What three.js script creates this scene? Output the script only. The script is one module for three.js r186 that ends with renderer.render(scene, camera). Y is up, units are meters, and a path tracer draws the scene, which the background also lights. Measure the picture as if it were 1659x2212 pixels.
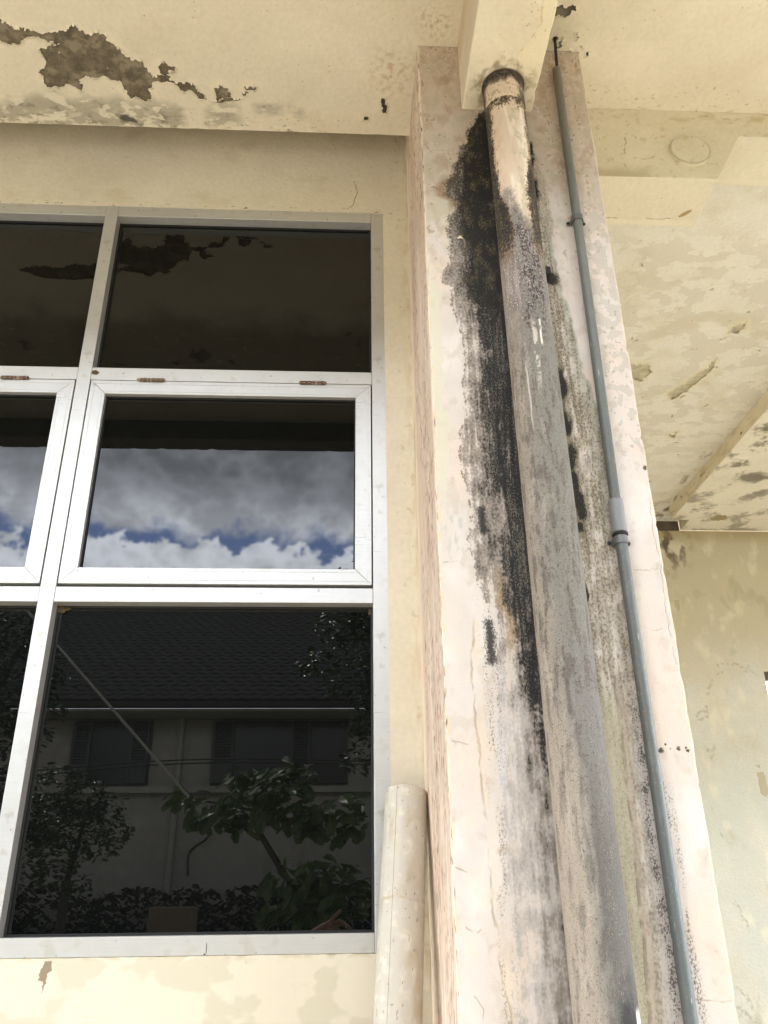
import * as THREE from 'three';
import { mergeGeometries } from 'three/addons/utils/BufferGeometryUtils.js';
import { RoundedBoxGeometry } from 'three/addons/geometries/RoundedBoxGeometry.js';
import { MarchingCubes } from 'three/addons/objects/MarchingCubes.js';

// ---------------------------------------------------------------- camera, sky, sun, exposure
const scene = new THREE.Scene();
const camera = new THREE.PerspectiveCamera(63.42, 0.75, 0.05, 900);
camera.position.set(0, 1.5, 2.4);
{
  const m = new THREE.Matrix4().makeBasis(
    new THREE.Vector3(0.99880, -0.01091, 0.04770).normalize(),
    new THREE.Vector3(-0.01040, 0.90520, 0.42480).normalize(),
    new THREE.Vector3(-0.04780, -0.42480, 0.90400).normalize());
  camera.quaternion.setFromRotationMatrix(m);
}
scene.add(camera);
const renderer = new THREE.WebGLRenderer({ antialias: true });
renderer.toneMapping = THREE.LinearToneMapping;
renderer.toneMappingExposure = 1.66;
renderer.shadowMap.enabled = true;

const SUN_DIR = new THREE.Vector3(-0.32, 0.90, 0.30).normalize();
const sun = new THREE.DirectionalLight(new THREE.Color(1.0, 0.95, 0.87), 4.6);
sun.position.copy(SUN_DIR).multiplyScalar(60);
sun.castShadow = true;
sun.shadow.camera.left = -25; sun.shadow.camera.right = 25;
sun.shadow.camera.top = 25; sun.shadow.camera.bottom = -25;
sun.shadow.camera.far = 140;
sun.shadow.mapSize.set(4096, 4096);
scene.add(sun); scene.add(sun.target);

// ---------------------------------------------------------------- noise
const PERM = new Uint8Array(512);
{
  let s = 1234567;
  const r = () => ((s = (s * 1664525 + 1013904223) >>> 0) / 4294967296);
  const p = [...Array(256).keys()];
  for (let i = 255; i > 0; i--) { const j = Math.floor(r() * (i + 1)); [p[i], p[j]] = [p[j], p[i]]; }
  for (let i = 0; i < 512; i++) PERM[i] = p[i & 255];
}
const GX = new Float32Array(256), GY = new Float32Array(256);
for (let i = 0; i < 256; i++) { const a = i * 2.399963; GX[i] = Math.cos(a); GY[i] = Math.sin(a); }
function noise(x, y, seed = 0) {                          // gradient noise, about -1..1
  const xi = Math.floor(x), yi = Math.floor(y), fx = x - xi, fy = y - yi;
  const X = (xi + seed * 37) & 255, Y = (yi + seed * 91) & 255;
  const u = fx * fx * fx * (fx * (fx * 6 - 15) + 10), v = fy * fy * fy * (fy * (fy * 6 - 15) + 10);
  const a = PERM[X] + Y, b = PERM[(X + 1) & 255] + Y;
  const g0 = PERM[a], g1 = PERM[b], g2 = PERM[a + 1], g3 = PERM[b + 1];
  const n0 = GX[g0] * fx + GY[g0] * fy, n1 = GX[g1] * (fx - 1) + GY[g1] * fy;
  const n2 = GX[g2] * fx + GY[g2] * (fy - 1), n3 = GX[g3] * (fx - 1) + GY[g3] * (fy - 1);
  return 1.5 * (n0 + u * (n1 - n0) + v * (n2 - n0 + u * (n0 - n1 - n2 + n3)));
}
function fbm(x, y, o, seed = 0) {
  let s = 0, a = 0.5, t = 0;
  for (let i = 0; i < o; i++) { s += a * noise(x, y, seed + i * 3); t += a; x *= 2.03; y *= 2.03; a *= 0.5; }
  return s / t;
}
const sm = (a, b, x) => { const t = Math.min(1, Math.max(0, (x - a) / (b - a))); return t * t * (3 - 2 * t); };
const mix = (a, b, t) => a + (b - a) * t;
const clamp = (x, a, b) => Math.min(b, Math.max(a, x));
function billow(x, y, o, seed) { let s = 0, a = 0.5; for (let i = 0; i < o; i++) { s += a * Math.abs(noise(x, y, seed + i * 3)); x *= 2.1; y *= 2.1; a *= 0.55; } return s; }
function rand(seed) { let s = (seed * 2654435761) >>> 0; return () => { s = (s + 0x6d2b79f5) >>> 0; let t = Math.imul(s ^ (s >>> 15), 1 | s); t = (t + Math.imul(t ^ (t >>> 7), 61 | t)) ^ t; return ((t ^ (t >>> 14)) >>> 0) / 4294967296; }; }
function curve(list) {                                     // pairs of (height, offset) in mm, falling height -> offset in metres
  return (y) => {
    const Y = y * 1000;
    if (Y >= list[0][0]) return list[0][1] / 1000;
    for (let i = 1; i < list.length; i++) if (Y >= list[i][0]) {
      const t = (Y - list[i][0]) / (list[i - 1][0] - list[i][0]);
      return mix(list[i][1], list[i - 1][1], t) / 1000;
    }
    return list[list.length - 1][1] / 1000;
  };
}
function polygon(pts) {                                    // signed distance to a polygon given in mm; negative inside, metres
  const P = pts.map(([x, y]) => [x / 1000, y / 1000]);
  let x0 = 1e9, x1 = -1e9, y0 = 1e9, y1 = -1e9;
  for (const [x, y] of P) { x0 = Math.min(x0, x); x1 = Math.max(x1, x); y0 = Math.min(y0, y); y1 = Math.max(y1, y); }
  return (x, y) => {
    if (x < x0 - 0.06 || x > x1 + 0.06 || y < y0 - 0.06 || y > y1 + 0.06) return 1;
    let d = 1e9, inside = false;
    for (let i = 0, j = P.length - 1; i < P.length; j = i++) {
      const ax = P[j][0], ay = P[j][1], bx = P[i][0], by = P[i][1];
      const ex = bx - ax, ey = by - ay, wx = x - ax, wy = y - ay;
      const t = clamp((wx * ex + wy * ey) / (ex * ex + ey * ey + 1e-12), 0, 1);
      const dx = wx - ex * t, dy = wy - ey * t;
      d = Math.min(d, dx * dx + dy * dy);
      if ((by > y) !== (ay > y) && x < ((ax - bx) * (y - by)) / (ay - by) + bx) inside = !inside;
    }
    return inside ? -Math.sqrt(d) : Math.sqrt(d);
  };
}
function strokes(lines) {                                  // distance to polylines given in mm
  const S = [];
  for (const L of lines) for (let i = 1; i < L.length; i++) S.push([L[i - 1][0] / 1000, L[i - 1][1] / 1000, L[i][0] / 1000, L[i][1] / 1000]);
  return (x, y) => {
    let d = 1;
    for (const [ax, ay, bx, by] of S) {
      if (x < Math.min(ax, bx) - 0.02 || x > Math.max(ax, bx) + 0.02 || y < Math.min(ay, by) - 0.02 || y > Math.max(ay, by) + 0.02) continue;
      const ex = bx - ax, ey = by - ay, t = clamp(((x - ax) * ex + (y - ay) * ey) / (ex * ex + ey * ey + 1e-12), 0, 1);
      d = Math.min(d, Math.hypot(x - ax - ex * t, y - ay - ey * t));
    }
    return d;
  };
}

// ---------------------------------------------------------------- surfaces: a colour map and a relief map over a rectangle in metres
const RECT = new Map();
function surface(name, w, h, rect, fn, { roughness = 0.88, bump = 0.002, metalness = 0 } = {}) {
  const [x0, x1, y0, y1] = rect, C = new Uint8Array(w * h * 4), B = new Uint8Array(w * h * 4), o = [0, 0, 0, 0.5];
  for (let j = 0; j < h; j++) for (let i = 0; i < w; i++) {
    o[3] = 0.5;
    fn(x0 + ((i + 0.5) / w) * (x1 - x0), y0 + ((j + 0.5) / h) * (y1 - y0), o);
    const k = (j * w + i) * 4;
    C[k] = clamp(o[0], 0, 255); C[k + 1] = clamp(o[1], 0, 255); C[k + 2] = clamp(o[2], 0, 255); C[k + 3] = 255;
    B[k] = B[k + 1] = B[k + 2] = clamp(o[3] * 255, 0, 255); B[k + 3] = 255;
  }
  const tex = (d, srgb) => {
    const t = new THREE.DataTexture(d, w, h, THREE.RGBAFormat);
    t.magFilter = THREE.LinearFilter; t.minFilter = THREE.LinearMipmapLinearFilter; t.generateMipmaps = true;
    t.wrapS = t.wrapT = THREE.RepeatWrapping;
    if (srgb) t.colorSpace = THREE.SRGBColorSpace;
    t.needsUpdate = true; return t;
  };
  const m = new THREE.MeshStandardMaterial({ map: tex(C, true), bumpMap: tex(B), bumpScale: bump, roughness, metalness });
  m.name = name;
  RECT.set(m, rect);
  return m;
}
const put = (o, c, t) => { o[0] = mix(o[0], c[0], t); o[1] = mix(o[1], c[1], t); o[2] = mix(o[2], c[2], t); };
const set = (o, c) => { o[0] = c[0]; o[1] = c[1]; o[2] = c[2]; };
const shade = (o, f) => { o[0] *= f; o[1] *= f; o[2] *= f; };

//  plain old plaster: mottled coats of paint, small pits, trowel waves
function plaster(x, y, o, base, seed, { mottle = 1, pits = 1, tint = [188, 170, 138] } = {}) {
  set(o, base);
  const a = fbm(x * 3.1, y * 3.1, 4, seed), b = fbm(x * 11, y * 11, 3, seed + 11), c = fbm(x * 60, y * 60, 2, seed + 5);
  put(o, tint, mottle * (0.26 * sm(0.05, 0.6, a) + 0.16 * sm(0.1, 0.6, b)));
  put(o, [250, 240, 220], mottle * 0.16 * sm(0.05, 0.5, -a));
  shade(o, 1 + 0.025 * c + 0.02 * b);
  o[3] = 0.5 + 0.16 * c + 0.15 * b;
  const p = noise(x * 95, y * 95, seed + 21);
  if (pits && p > 0.74 && b > 0.05) { put(o, [120, 98, 70], 0.55 * sm(0.74, 0.95, p)); o[3] -= 0.3; }
}
const CREAM = [222, 211, 188];

// ceiling of the canopy: cream paint, one big sheet of it fallen off
const peelMain = polygon([[-1141, 577], [-1123, 563], [-1109, 550], [-1081, 545], [-1045, 547], [-1037, 534], [-1024, 528], [-1002, 532], [-957, 541], [-940, 538], [-928, 558], [-909, 563], [-889, 546], [-863, 533], [-830, 544], [-810, 527], [-803, 508], [-782, 492], [-770, 479], [-759, 459], [-743, 450], [-715, 447], [-707, 427], [-694, 399], [-687, 385], [-667, 390], [-639, 387], [-614, 367], [-592, 367], [-554, 362], [-538, 344], [-537, 326], [-519, 319], [-509, 297], [-538, 299], [-551, 321], [-568, 335], [-586, 324], [-608, 345], [-618, 363], [-647, 362], [-688, 367], [-695, 345], [-715, 330], [-705, 315], [-707, 293], [-734, 284], [-764, 298], [-785, 290], [-791, 319], [-801, 334], [-801, 359], [-826, 362], [-854, 379], [-888, 370], [-918, 376], [-948, 361], [-942, 336], [-953, 317], [-969, 331], [-988, 341], [-1020, 332], [-1066, 327], [-1073, 345], [-1071, 370], [-1078, 388], [-1049, 410], [-1040, 421], [-1043, 448], [-1049, 468], [-1046, 478], [-975, 491], [-976, 497], [-1010, 506], [-1033, 508], [-1049, 514], [-1067, 517], [-1080, 513], [-1100, 492], [-1139, 485], [-1159, 493], [-1169, 500], [-1230, 488], [-1300, 520], [-1420, 505], [-1500, 540], [-1400, 590], [-1260, 600]]);
const peelBits = [
  [[-657, 425], [-642, 440], [-622, 427], [-601, 424], [-603, 410], [-620, 406], [-642, 391], [-656, 397]],
  [[-479, 346], [-455, 356], [-430, 345], [-423, 323], [-442, 307], [-469, 302], [-483, 290], [-473, 317]],
  [[-368, 354], [-351, 362], [-323, 351], [-330, 343], [-362, 342]],
  [[-380, 332], [-367, 332], [-369, 321], [-380, 322]],
  [[-483, 294], [-421, 311], [-389, 305], [-397, 297], [-477, 288]],
  [[675, 701], [692, 693], [709, 691], [729, 699], [742, 688], [739, 675], [721, 677], [719, 659], [706, 654], [691, 662], [670, 657], [600, 681]],
  [[703, 565], [715, 570], [714, 584], [720, 579], [721, 565], [733, 561], [720, 551], [709, 539]],
  [[758, 602], [763, 602], [768, 586], [764, 579]],
  [[784, 561], [804, 555], [806, 548], [795, 546]],
  [[810, 533], [820, 539], [821, 524], [815, 521]],
  [[751, 543], [758, 543], [759, 536], [753, 536]],
  [[125, 331], [136, 328], [138, 309], [144, 298], [141, 284], [140, 267], [131, 264], [123, 273], [127, 290], [118, 302], [119, 315]],
  [[66, 250], [74, 246], [74, 234], [62, 233], [61, 243]],
].map(polygon);
const stains = [
  [[-1500, 250], [-1260, 248], [-1213, 273], [-1189, 266], [-1087, 300], [-1046, 309], [-1022, 280], [-960, 294], [-935, 291], [-792, 289], [-741, 284], [-624, 277], [-602, 251], [-617, 150], [-1500, 150]],
  [[-523, 246], [-478, 279], [-406, 274], [-407, 203], [-511, 183]],
  [[-333, 273], [-245, 284], [-254, 252], [-335, 245]],
  [[-206, 274], [-173, 267], [-180, 247], [-204, 254]],
].map(polygon);
const darkStain = polygon([[-854, 221], [-814, 219], [-780, 192], [-789, 184], [-845, 202]]);
const M_ceiling = surface('ceiling', 2048, 1280, [-1.7, 1.9, 0.15, 2.03], (x, z, o) => {
  plaster(x, z, o, CREAM, 3, { tint: [200, 184, 156] });
  const wx = x + 0.009 * fbm(x * 42, z * 42, 4, 7), wz = z + 0.009 * fbm(x * 42, z * 42, 4, 9);
  // grey-green damp band along the inner edge
  let st = 1; for (const s of stains) st = Math.min(st, s(x + 0.02 * fbm(x * 16, z * 16, 3, 2), z + 0.02 * fbm(x * 16, z * 16, 3, 4)));
  const near = sm(0.28, 0.165, z) * sm(0.05, -0.25, x);
  const sg = fbm(x * 30, z * 46, 4, 15);
  if (st < 0.02) { const sb = fbm(x * 13, z * 22, 6, 19), sc = fbm(x * 24 + 3, z * 30, 5, 23); put(o, [166, 158, 138], 0.85 * sm(0.03, -0.03, st) * sm(-0.55, 0.1, sb)); put(o, [128, 120, 102], 0.6 * sm(0.012, -0.02, st) * sm(0.1, 0.4, sc)); put(o, [222, 213, 190], 0.85 * sm(0.01, -0.01, st) * sm(0.10, 0.16, -sb + 0.25 * sc)); }
  const dots = fbm(x * 75, z * 95, 3, 18);
  put(o, [96, 87, 70], near * 0.7 * sm(0.16, 0.45, fbm(x * 20, z * 70, 4, 20)) * sm(0.0, 0.3, dots + 0.2));
  if (near > 0.02) put(o, [228, 218, 192], 0.8 * near * sm(0.14, 0.2, fbm(x * 17, z * 30, 5, 31)));
  put(o, [64, 60, 52], 0.75 * sm(0.008, -0.008, darkStain(wx, wz) + 0.012 * sg));
  // pale patched coat round the fall
  // the bare concrete
  const d = Math.min(peelMain(wx, wz), ...peelBits.map((f) => f(wx, wz)));
  if (d < 0.05) put(o, [240, 226, 194], 0.35 * sm(0.05, 0.0, d) * sm(-0.1, 0.3, fbm(x * 20, z * 20, 2, 40)));
  if (d < 0) {
    const c = fbm(x * 22, z * 22, 4, 51);
    set(o, [116, 105, 86]); shade(o, 0.95 + 0.34 * c + 0.10 * noise(x * 170, z * 170, 4)); put(o, [160, 148, 124], 0.55 * sm(0.02, 0.30, fbm(x * 15, z * 15, 4, 53))); put(o, [92, 80, 62], 0.55 * sm(0.08, 0.35, fbm(x * 34, z * 34, 3, 54))); put(o, [84, 72, 54], 0.5 * sm(-0.012, 0.0, d) * sm(-0.2, 0.2, fbm(x * 60, z * 60, 2, 55)));
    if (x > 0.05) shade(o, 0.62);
    put(o, [222, 206, 176], sm(0.80, 0.86, noise(x * 40, z * 40, 77)));
    o[3] = 0.18 + 0.12 * c;
  } else if (d < 0.006) { o[3] = 0.72; put(o, [236, 227, 206], 0.5 * sm(0.006, 0.001, d)); }
  put(o, [146, 136, 114], 0.9 * sm(0.72, 1.05, z + 0.16 * fbm(x * 5, z * 5, 5, 60)) * sm(-0.9, -0.2, fbm(x * 20, z * 20, 4, 62)));  // outer part coloured darker to dim its mirror image in the panes
  // later peels over the outer half
  const q = fbm(x * 3.2 + 4, z * 4.5, 5, 61);
  if (z > 0.95 && q > 0.34 && x < 0.4) { set(o, [112, 99, 80]); shade(o, 0.95 + 0.25 * fbm(x * 22, z * 22, 3, 51)); o[3] = 0.2; }
  // soft brown blotches beside the beam and column
  put(o, [168, 138, 102], 0.5 * sm(0.13, 0.0, Math.hypot(x - 0.15, (z - 0.43) * 0.8)) * sm(-0.1, 0.45, fbm(x * 45, z * 45, 3, 8)));
  put(o, [168, 138, 102], 0.55 * sm(0.10, 0.0, Math.hypot(x - 0.28, z - 0.62)) * sm(-0.05, 0.4, fbm(x * 60, z * 60, 3, 28)));
  put(o, [176, 172, 140], 0.5 * sm(0.16, 0.02, Math.hypot(x - 0.65, z - 0.60)));
  // flakes near the right seam
  if (x > 0.78) { const fl = fbm(x * 34, z * 60, 3, 85); if (fl > 0.42 && z < 0.42) { put(o, [176, 152, 112], 0.5); o[3] -= 0.25; } }
}, { bump: 0.004 });

// wall round the window
const wallCrack = strokes([[[40, 4010], [22, 3935], [0, 3915]], [[24, 4060], [36, 4012]]]);
const drip = polygon([[-736, 1372], [-722, 1372], [-718, 1352], [-727, 1345], [-728, 1322], [-735, 1300], [-735, 1328], [-748, 1330], [-746, 1350]]);
const M_wall = surface('wall', 1536, 1792, [-1.6, 0.25, 1.15, 4.47], (x, y, o) => {
  plaster(x, y, o, [214, 204, 181], 5, { mottle: 0.75, tint: [192, 176, 148] });
  // lower wall, whiter later coat with a brushed edge
  const w = fbm(x * 5, y * 7, 4, 33), lo = sm(1.42, 1.36, y);
  put(o, [216, 207, 186], lo * 0.8); put(o, [202, 193, 170], lo * 0.8 * sm(0.02, 0.12, w + 0.3 * (x + 0.2)));
  // blistered plaster over the window
  if (y > 3.88) {
    const bl = fbm(x * 22, y * 34, 3, 44); o[3] += 0.16 * sm(0.3, 0.55, bl) - 0.16 * sm(0.2, 0.5, fbm(x * 50, y * 80, 2, 46)) * sm(3.99, 3.93, y);
    put(o, [184, 168, 134], 0.35 * sm(0.12, 0.6, fbm(x * 6, y * 9, 5, 47)));
    put(o, [96, 76, 52], sm(3.925, 3.905, y) * 0.7 * sm(0.28, 0.45, fbm(x * 40, y * 110, 3, 48)));
  }
  // strip beside the column: pocked, brown abrasions
  if (x > 0.14) {
    put(o, [198, 176, 146], sm(0.19, 0.232, x) * 0.6 * sm(-0.2, 0.4, fbm(x * 40, y * 10, 3, 52)));
    put(o, [188, 172, 144], 0.6 * sm(0.34, 0.5, fbm(x * 34, y * 26, 3, 53)) * sm(0.16, 0.2, x));
  }
  const c = wallCrack(x + 0.004 * fbm(x * 50, y * 50, 2, 1), y); if (c < 0.0018) { put(o, [120, 94, 64], 0.65 * sm(-0.5, 0.0, fbm(x * 60, y * 60, 2, 2))); o[3] = 0.25; }
  if (y < 1.4) { const d = drip(x + 0.003 * noise(x * 150, y * 150, 3), y); if (d < 0) { put(o, [128, 112, 88], 0.8); o[3] = 0.3; } }
  if (y < 1.385) put(o, [190, 172, 140], 0.5 * sm(1.366, 1.378, y) * sm(-0.1, 0.3, fbm(x * 30, y * 60, 2, 54)));
}, { bump: 0.0025 });

// column front: pinkish lime wash, black mould and grey lichen down both sides of the pipe
const M1 = curve([[3819, 195], [3765, 168], [3731, 151], [3670, 139], [3651, 115], [3596, 109], [3573, 92], [3538, 94], [3493, 66], [3445, 60], [3421, 98], [3383, 96], [3361, 70], [3259, 68], [3176, 68], [3141, 42], [3106, 43], [3092, 67], [3018, 71], [2925, 90], [2842, 91], [2762, 86], [2716, 90], [2654, 85], [2609, 71], [2554, 67], [2482, 66], [2451, 77], [2382, 88], [2340, 78], [2279, 77], [2223, 91], [2179, 98], [2141, 110], [2122, 128], [2060, 132], [2003, 119], [1967, 122], [1939, 124], [1891, 111], [1847, 109], [1774, 105], [1687, 110], [1522, 104], [1444, 113], [1347, 106], [1285, 108], [1000, 112]]);
const M2 = curve([[3809, 194], [3751, 171], [3722, 152], [3656, 139], [3597, 119], [3534, 116], [3447, 108], [3371, 98], [3281, 106], [3241, 129], [3124, 117], [3063, 114], [2946, 114], [2823, 121], [2704, 107], [2591, 107], [2491, 120], [2426, 130], [2370, 150], [2295, 141], [2247, 153], [2199, 161], [2141, 156], [2092, 182], [2018, 172], [1975, 179], [1904, 195], [1800, 216], [1200, 226]]);
const M4 = curve([[2120, 80], [2084, 76], [2028, 69], [1974, 62], [1940, 63], [1866, 66], [1792, 71], [1666, 73], [1586, 78], [1495, 79], [1411, 87], [1347, 90], [1300, 104], [1200, 106]]);
const R1 = curve([[3760, 337], [3643, 357], [3545, 374], [3488, 379], [3352, 386], [3249, 372], [3171, 380], [3094, 387], [3049, 392], [2984, 406], [2903, 408], [2805, 417], [2750, 434], [2640, 452], [2300, 455], [1200, 455]]);
const blobs = [[3656, 350, 12, 34], [3593, 344, 9, 30], [3486, 346, 14, 48], [3133, 358, 34, 26], [2772, 354, 16, 60], [2642, 351, 18, 40], [2540, 360, 20, 46], [2470, 357, 20, 46], [2400, 360, 22, 48], [2340, 356, 16, 18], [2160, 349, 9, 60]];
const crk = strokes([[[476, 2227], [510, 2226], [537, 2229]], [[471, 2082], [495, 2072], [525, 2078]], [[467, 1316], [496, 1313], [548, 1313]], [[545, 2420], [541, 2330], [546, 2240], [541, 2120], [543, 1990]], [[400, 2245], [430, 2225], [452, 2222]], [[385, 2170], [440, 2166]], [[22, 1452], [40, 1440], [52, 1446]], [[8, 1560], [40, 1552]], [[8, 1820], [48, 1812]], [[36, 1330], [52, 1300], [44, 1270], [30, 1240]], [[8, 2240], [46, 2250]], [[10, 3660], [25, 3635], [60, 3634], [90, 3642]], [[60, 4030], [85, 3985], [100, 3960]]]);
const flecks = strokes([[[110, 2090], [113, 2050], [112, 2000]], [[112, 2385], [113, 2330]]]);
const pale = polygon([[93, 3274], [103, 3287], [113, 3274], [103, 3276]]);
const M_column = surface('column face', 1280, 2048, [0.232, 0.787, 1.15, 4.13], (xx, y, o) => {
  const x = xx - 0.232;
  set(o, [203, 193, 183]);
  const big = fbm(x * 7, y * 4, 4, 3), med = fbm(x * 24, y * 16, 3, 13), fine = noise(x * 330, y * 300, 5);
  put(o, [214, 192, 172], 0.55 * sm(-0.1, 0.5, big)); put(o, [222, 214, 206], 0.5 * sm(0, 0.5, -big));
  put(o, [206, 194, 170], 0.35 * sm(0.15, 0.5, med));
  shade(o, 1 + 0.03 * fine * sm(2.2, 3.2, y) + 0.02 * med);
  o[3] = 0.5 + 0.1 * med + 0.06 * fine;
  // upper end: brown dust, with the dimmer light there put into the colour
  const up = sm(3.25, 3.75, y + 0.25 * big); put(o, [190, 170, 148], 0.62 * up); put(o, [168, 144, 122], 0.4 * up * sm(0, 0.5, fbm(x * 14, y * 8, 3, 16)));
  put(o, [168, 140, 108], 0.35 * sm(3.7, 4.1, y) * sm(0.0, 0.5, fbm(x * 30, y * 24, 3, 17)));
  const mo = fbm(x * 16 + 3, y * 11, 5, 151), mo2 = fbm(x * 40, y * 28, 4, 153), hiZ = sm(2.9, 3.4, y);
  put(o, [158, 134, 108], 0.42 * hiZ * sm(0.02, 0.4, mo)); put(o, [168, 162, 132], 0.40 * hiZ * sm(0.0, 0.4, -mo + 0.3 * mo2)); put(o, [214, 200, 184], 0.5 * hiZ * sm(0.12, 0.2, mo2 + 0.4 * big)); put(o, [138, 114, 90], 0.5 * hiZ * sm(0.30, 0.42, mo2));
  put(o, [190, 176, 160], 0.5 * sm(0.1, 0.45, mo + 0.4 * mo2) * (1 - hiZ)); put(o, [182, 166, 146], 0.5 * sm(0.34, 0.44, mo2) * (1 - hiZ) * sm(0.0, 0.3, mo));
  // old greenish yellow coat showing along the left arris
  const gy = sm(2.36, 2.5, y) * sm(3.2, 3.08, y), gb = 0.034 + 0.024 * fbm(x * 30, y * 12, 4, 21);
  if (x < gb) { put(o, [203, 197, 172], 0.7 * gy); o[3] -= 0.12 * gy; }
  put(o, [182, 178, 146], 0.5 * sm(0.11, 0.03, Math.abs(x - 0.05 - 0.03 * big)) * sm(3.20, 3.35, y) * sm(3.66, 3.5, y) * sm(-0.2, 0.35, fbm(x * 22, y * 9, 3, 25)));
  put(o, [168, 168, 156], 0.5 * sm(0.06, 0.0, Math.abs(x - 0.045)) * sm(2.2, 2.3, y) * sm(2.46, 2.36, y) * sm(0, 0.4, fbm(x * 60, y * 26, 3, 26)));

  const wx = x + 0.012 * fbm(x * 26, y * 22, 4, 31), streak = fbm(x * 78, y * 5, 3, 35), g4 = fbm(x * 190, y * 175, 3, 37), g2 = noise(x * 420, y * 360, 39), cl = fbm(x * 44, y * 30, 3, 36);
  const grain = 0.62 * g4 + 0.38 * g2;
  const m1 = M1(y), m2 = Math.max(M2(y) + 0.026 * sm(3.14, 2.96, y) * sm(2.18, 2.40, y) + 0.010 * sm(3.14, 3.3, y) * sm(3.75, 3.6, y), m1 + 0.006), pl = 0.205 + 0.012 * sm(3, 1.4, y), pr = 0.334 + 0.012 * sm(3, 1.4, y);
  const top = sm(3.83, 3.79, y + 0.02 * cl);
  // left of the pipe
  const nA = fbm(x * 36 + 7, y * 19, 4, 131), nV = fbm(x * 88, y * 6.5, 4, 135), nG = fbm(x * 170, y * 120, 4, 137), nF = noise(x * 390, y * 330, 139);
  if (wx > m1 - 0.05 && x < 0.34) {
    const w2 = wx + 0.010 * nG, t = sm(m1 - 0.004, m2 + 0.006, w2), edge = sm(m1 - 0.006, m1 + 0.008, w2), lt = sm(m1, pl + 0.01, wx), low = sm(2.14 - 0.20 * sm(0.45, 0.9, lt), 1.88 - 0.18 * sm(0.45, 0.9, lt), y + 0.10 * nA + 0.05 * nG), below = sm(3.12, 2.9, y), core = sm(m2 - 0.014, m2 + 0.016, w2 + 0.010 * nA);
    let d = edge * mix(mix(0.50, 0.70, sm(3.2, 3.45, y)), 0.76, t); d = mix(d, 1.02 - 0.16 * below + 0.10 * sm(0.55, 0.95, lt) * below, core); d -= 0.10 * below * (1 - core) * (1 - low);
    d = mix(d, edge * (0.30 + 0.36 * sm(0.15, 1, lt)), low);
    let v = (d + (0.26 * nG + 0.06 * nF) * mix(1, 0.8, low) + (0.10 + 0.14 * below) * nV + (0.20 + 0.20 * below) * nA + 0.16 * below * fbm(x * 18, y * 6, 3, 147)) * top;
    v -= 0.20 * sm(0.1, 0.4, fbm(x * 60 + 3, y * 3.2, 3, 141)) * below * (1 - 0.5 * low);
    if (edge > 0) {
      put(o, [mix(146, 172, low), mix(135, 164, low), mix(124, 156, low)], 0.9 * sm(0.16, 0.46, v) * edge);
      put(o, [206, 200, 200], 0.55 * low * edge * sm(0.0, 0.35, fbm(x * 46, y * 2.4, 3, 43)) * sm(0.8, 0.3, lt));
      put(o, [mix(92, 126, low), mix(85, 117, low), mix(77, 106, low)], 0.86 * sm(0.44, 0.76, v) * edge);
      put(o, [32, 30, 28], 0.95 * sm(0.64, 0.92, v - 0.10 * low) * edge);
      put(o, [40, 44, 51], 0.6 * sm(0.75, 0.95, v) * sm(0.0, 0.25, -nA) * sm(2.95, 2.7, y) * (1 - low));
      put(o, [70, 60, 38], 0.6 * sm(0.6, 0.9, v) * sm(-0.05, 0.3, nA + 0.3 * nG) * sm(2.9, 3.2, y)); put(o, [112, 100, 80], 0.55 * sm(0.18, 0.45, nG + 0.5 * nA) * sm(0.6, 0.8, v) * sm(2.9, 3.2, y));
      const cr = 0.8 * noise(x * 300, y * 230, 47) + 0.5 * noise(x * 560, y * 430, 48) + 0.8 * nA + 0.9 * below * fbm(x * 60 + 5, y * 2.0, 3, 145);
      put(o, [136, 129, 114], 0.7 * sm(0.36, 0.90, cr + 0.22 * below - 0.12 * low) * sm(0.6, 0.8, v));
      o[3] += 0.20 * sm(0.5, 0.9, v) * (nG + 0.4) ;
    }
    const el = Math.abs(w2 - m1); if (y > 2.14) put(o, [84, 68, 50], 0.6 * sm(0.0035, 0.001, el) * sm(-0.3, 0.1, fbm(x * 50, y * 34, 2, 144)) * sm(3.8, 3.75, y));
    // brown scorched fringe near the top
    put(o, [118, 84, 56], 0.5 * sm(0.03, 0.0, Math.abs(wx - m1 + 0.008)) * sm(3.36, 3.42, y) * sm(3.55, 3.48, y));
  }
  // speckle and streaks left of the growth
  {
    const sp = sm(2.36, 2.2, y) * sm(1.55, 1.8, y) * sm(0.055, 0.02, Math.abs(x - 0.112 - 0.012 * streak));
    put(o, [118, 106, 94], 0.75 * sm(0.36, 0.56, 0.52 * sp + 0.55 * grain - 0.25 + 0.3 * streak * sp));
    const f = flecks(x + 0.006 * fbm(x * 40, y * 20, 2, 49), y); put(o, [44, 42, 40], sm(0.016, 0.004, f + 0.012 * -grain) * 0.85);
    put(o, [196, 162, 110], 0.4 * sm(0.02, 0.0, Math.abs(x - m2 + 0.016)) * sm(1.98, 2.06, y) * sm(2.26, 2.16, y));
    const tl = Math.abs(x - M4(y) - 0.006 * fbm(x * 20, y * 30, 3, 55));
    put(o, [156, 138, 108], sm(2.12, 2.05, y) * (0.62 * sm(0.0045, 0.001, tl) * sm(-0.25, 0.25, fbm(x * 80, y * 18, 3, 56))));
    if (x > M4(y) && x < m1 && y < 2.1) put(o, [216, 194, 164], 0.45 * sm(0.045, 0.0, x - M4(y)) * sm(-0.3, 0.3, streak + 0.4 * cl));
    const bl = sm(2.05, 1.9, y) * sm(0.03, 0.0, Math.abs(x - m1 + 0.004)) * sm(0.0, 0.35, fbm(x * 60, y * 9, 3, 58)); put(o, [112, 98, 78], 0.7 * bl * sm(-0.1, 0.35, grain));
  }
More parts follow.
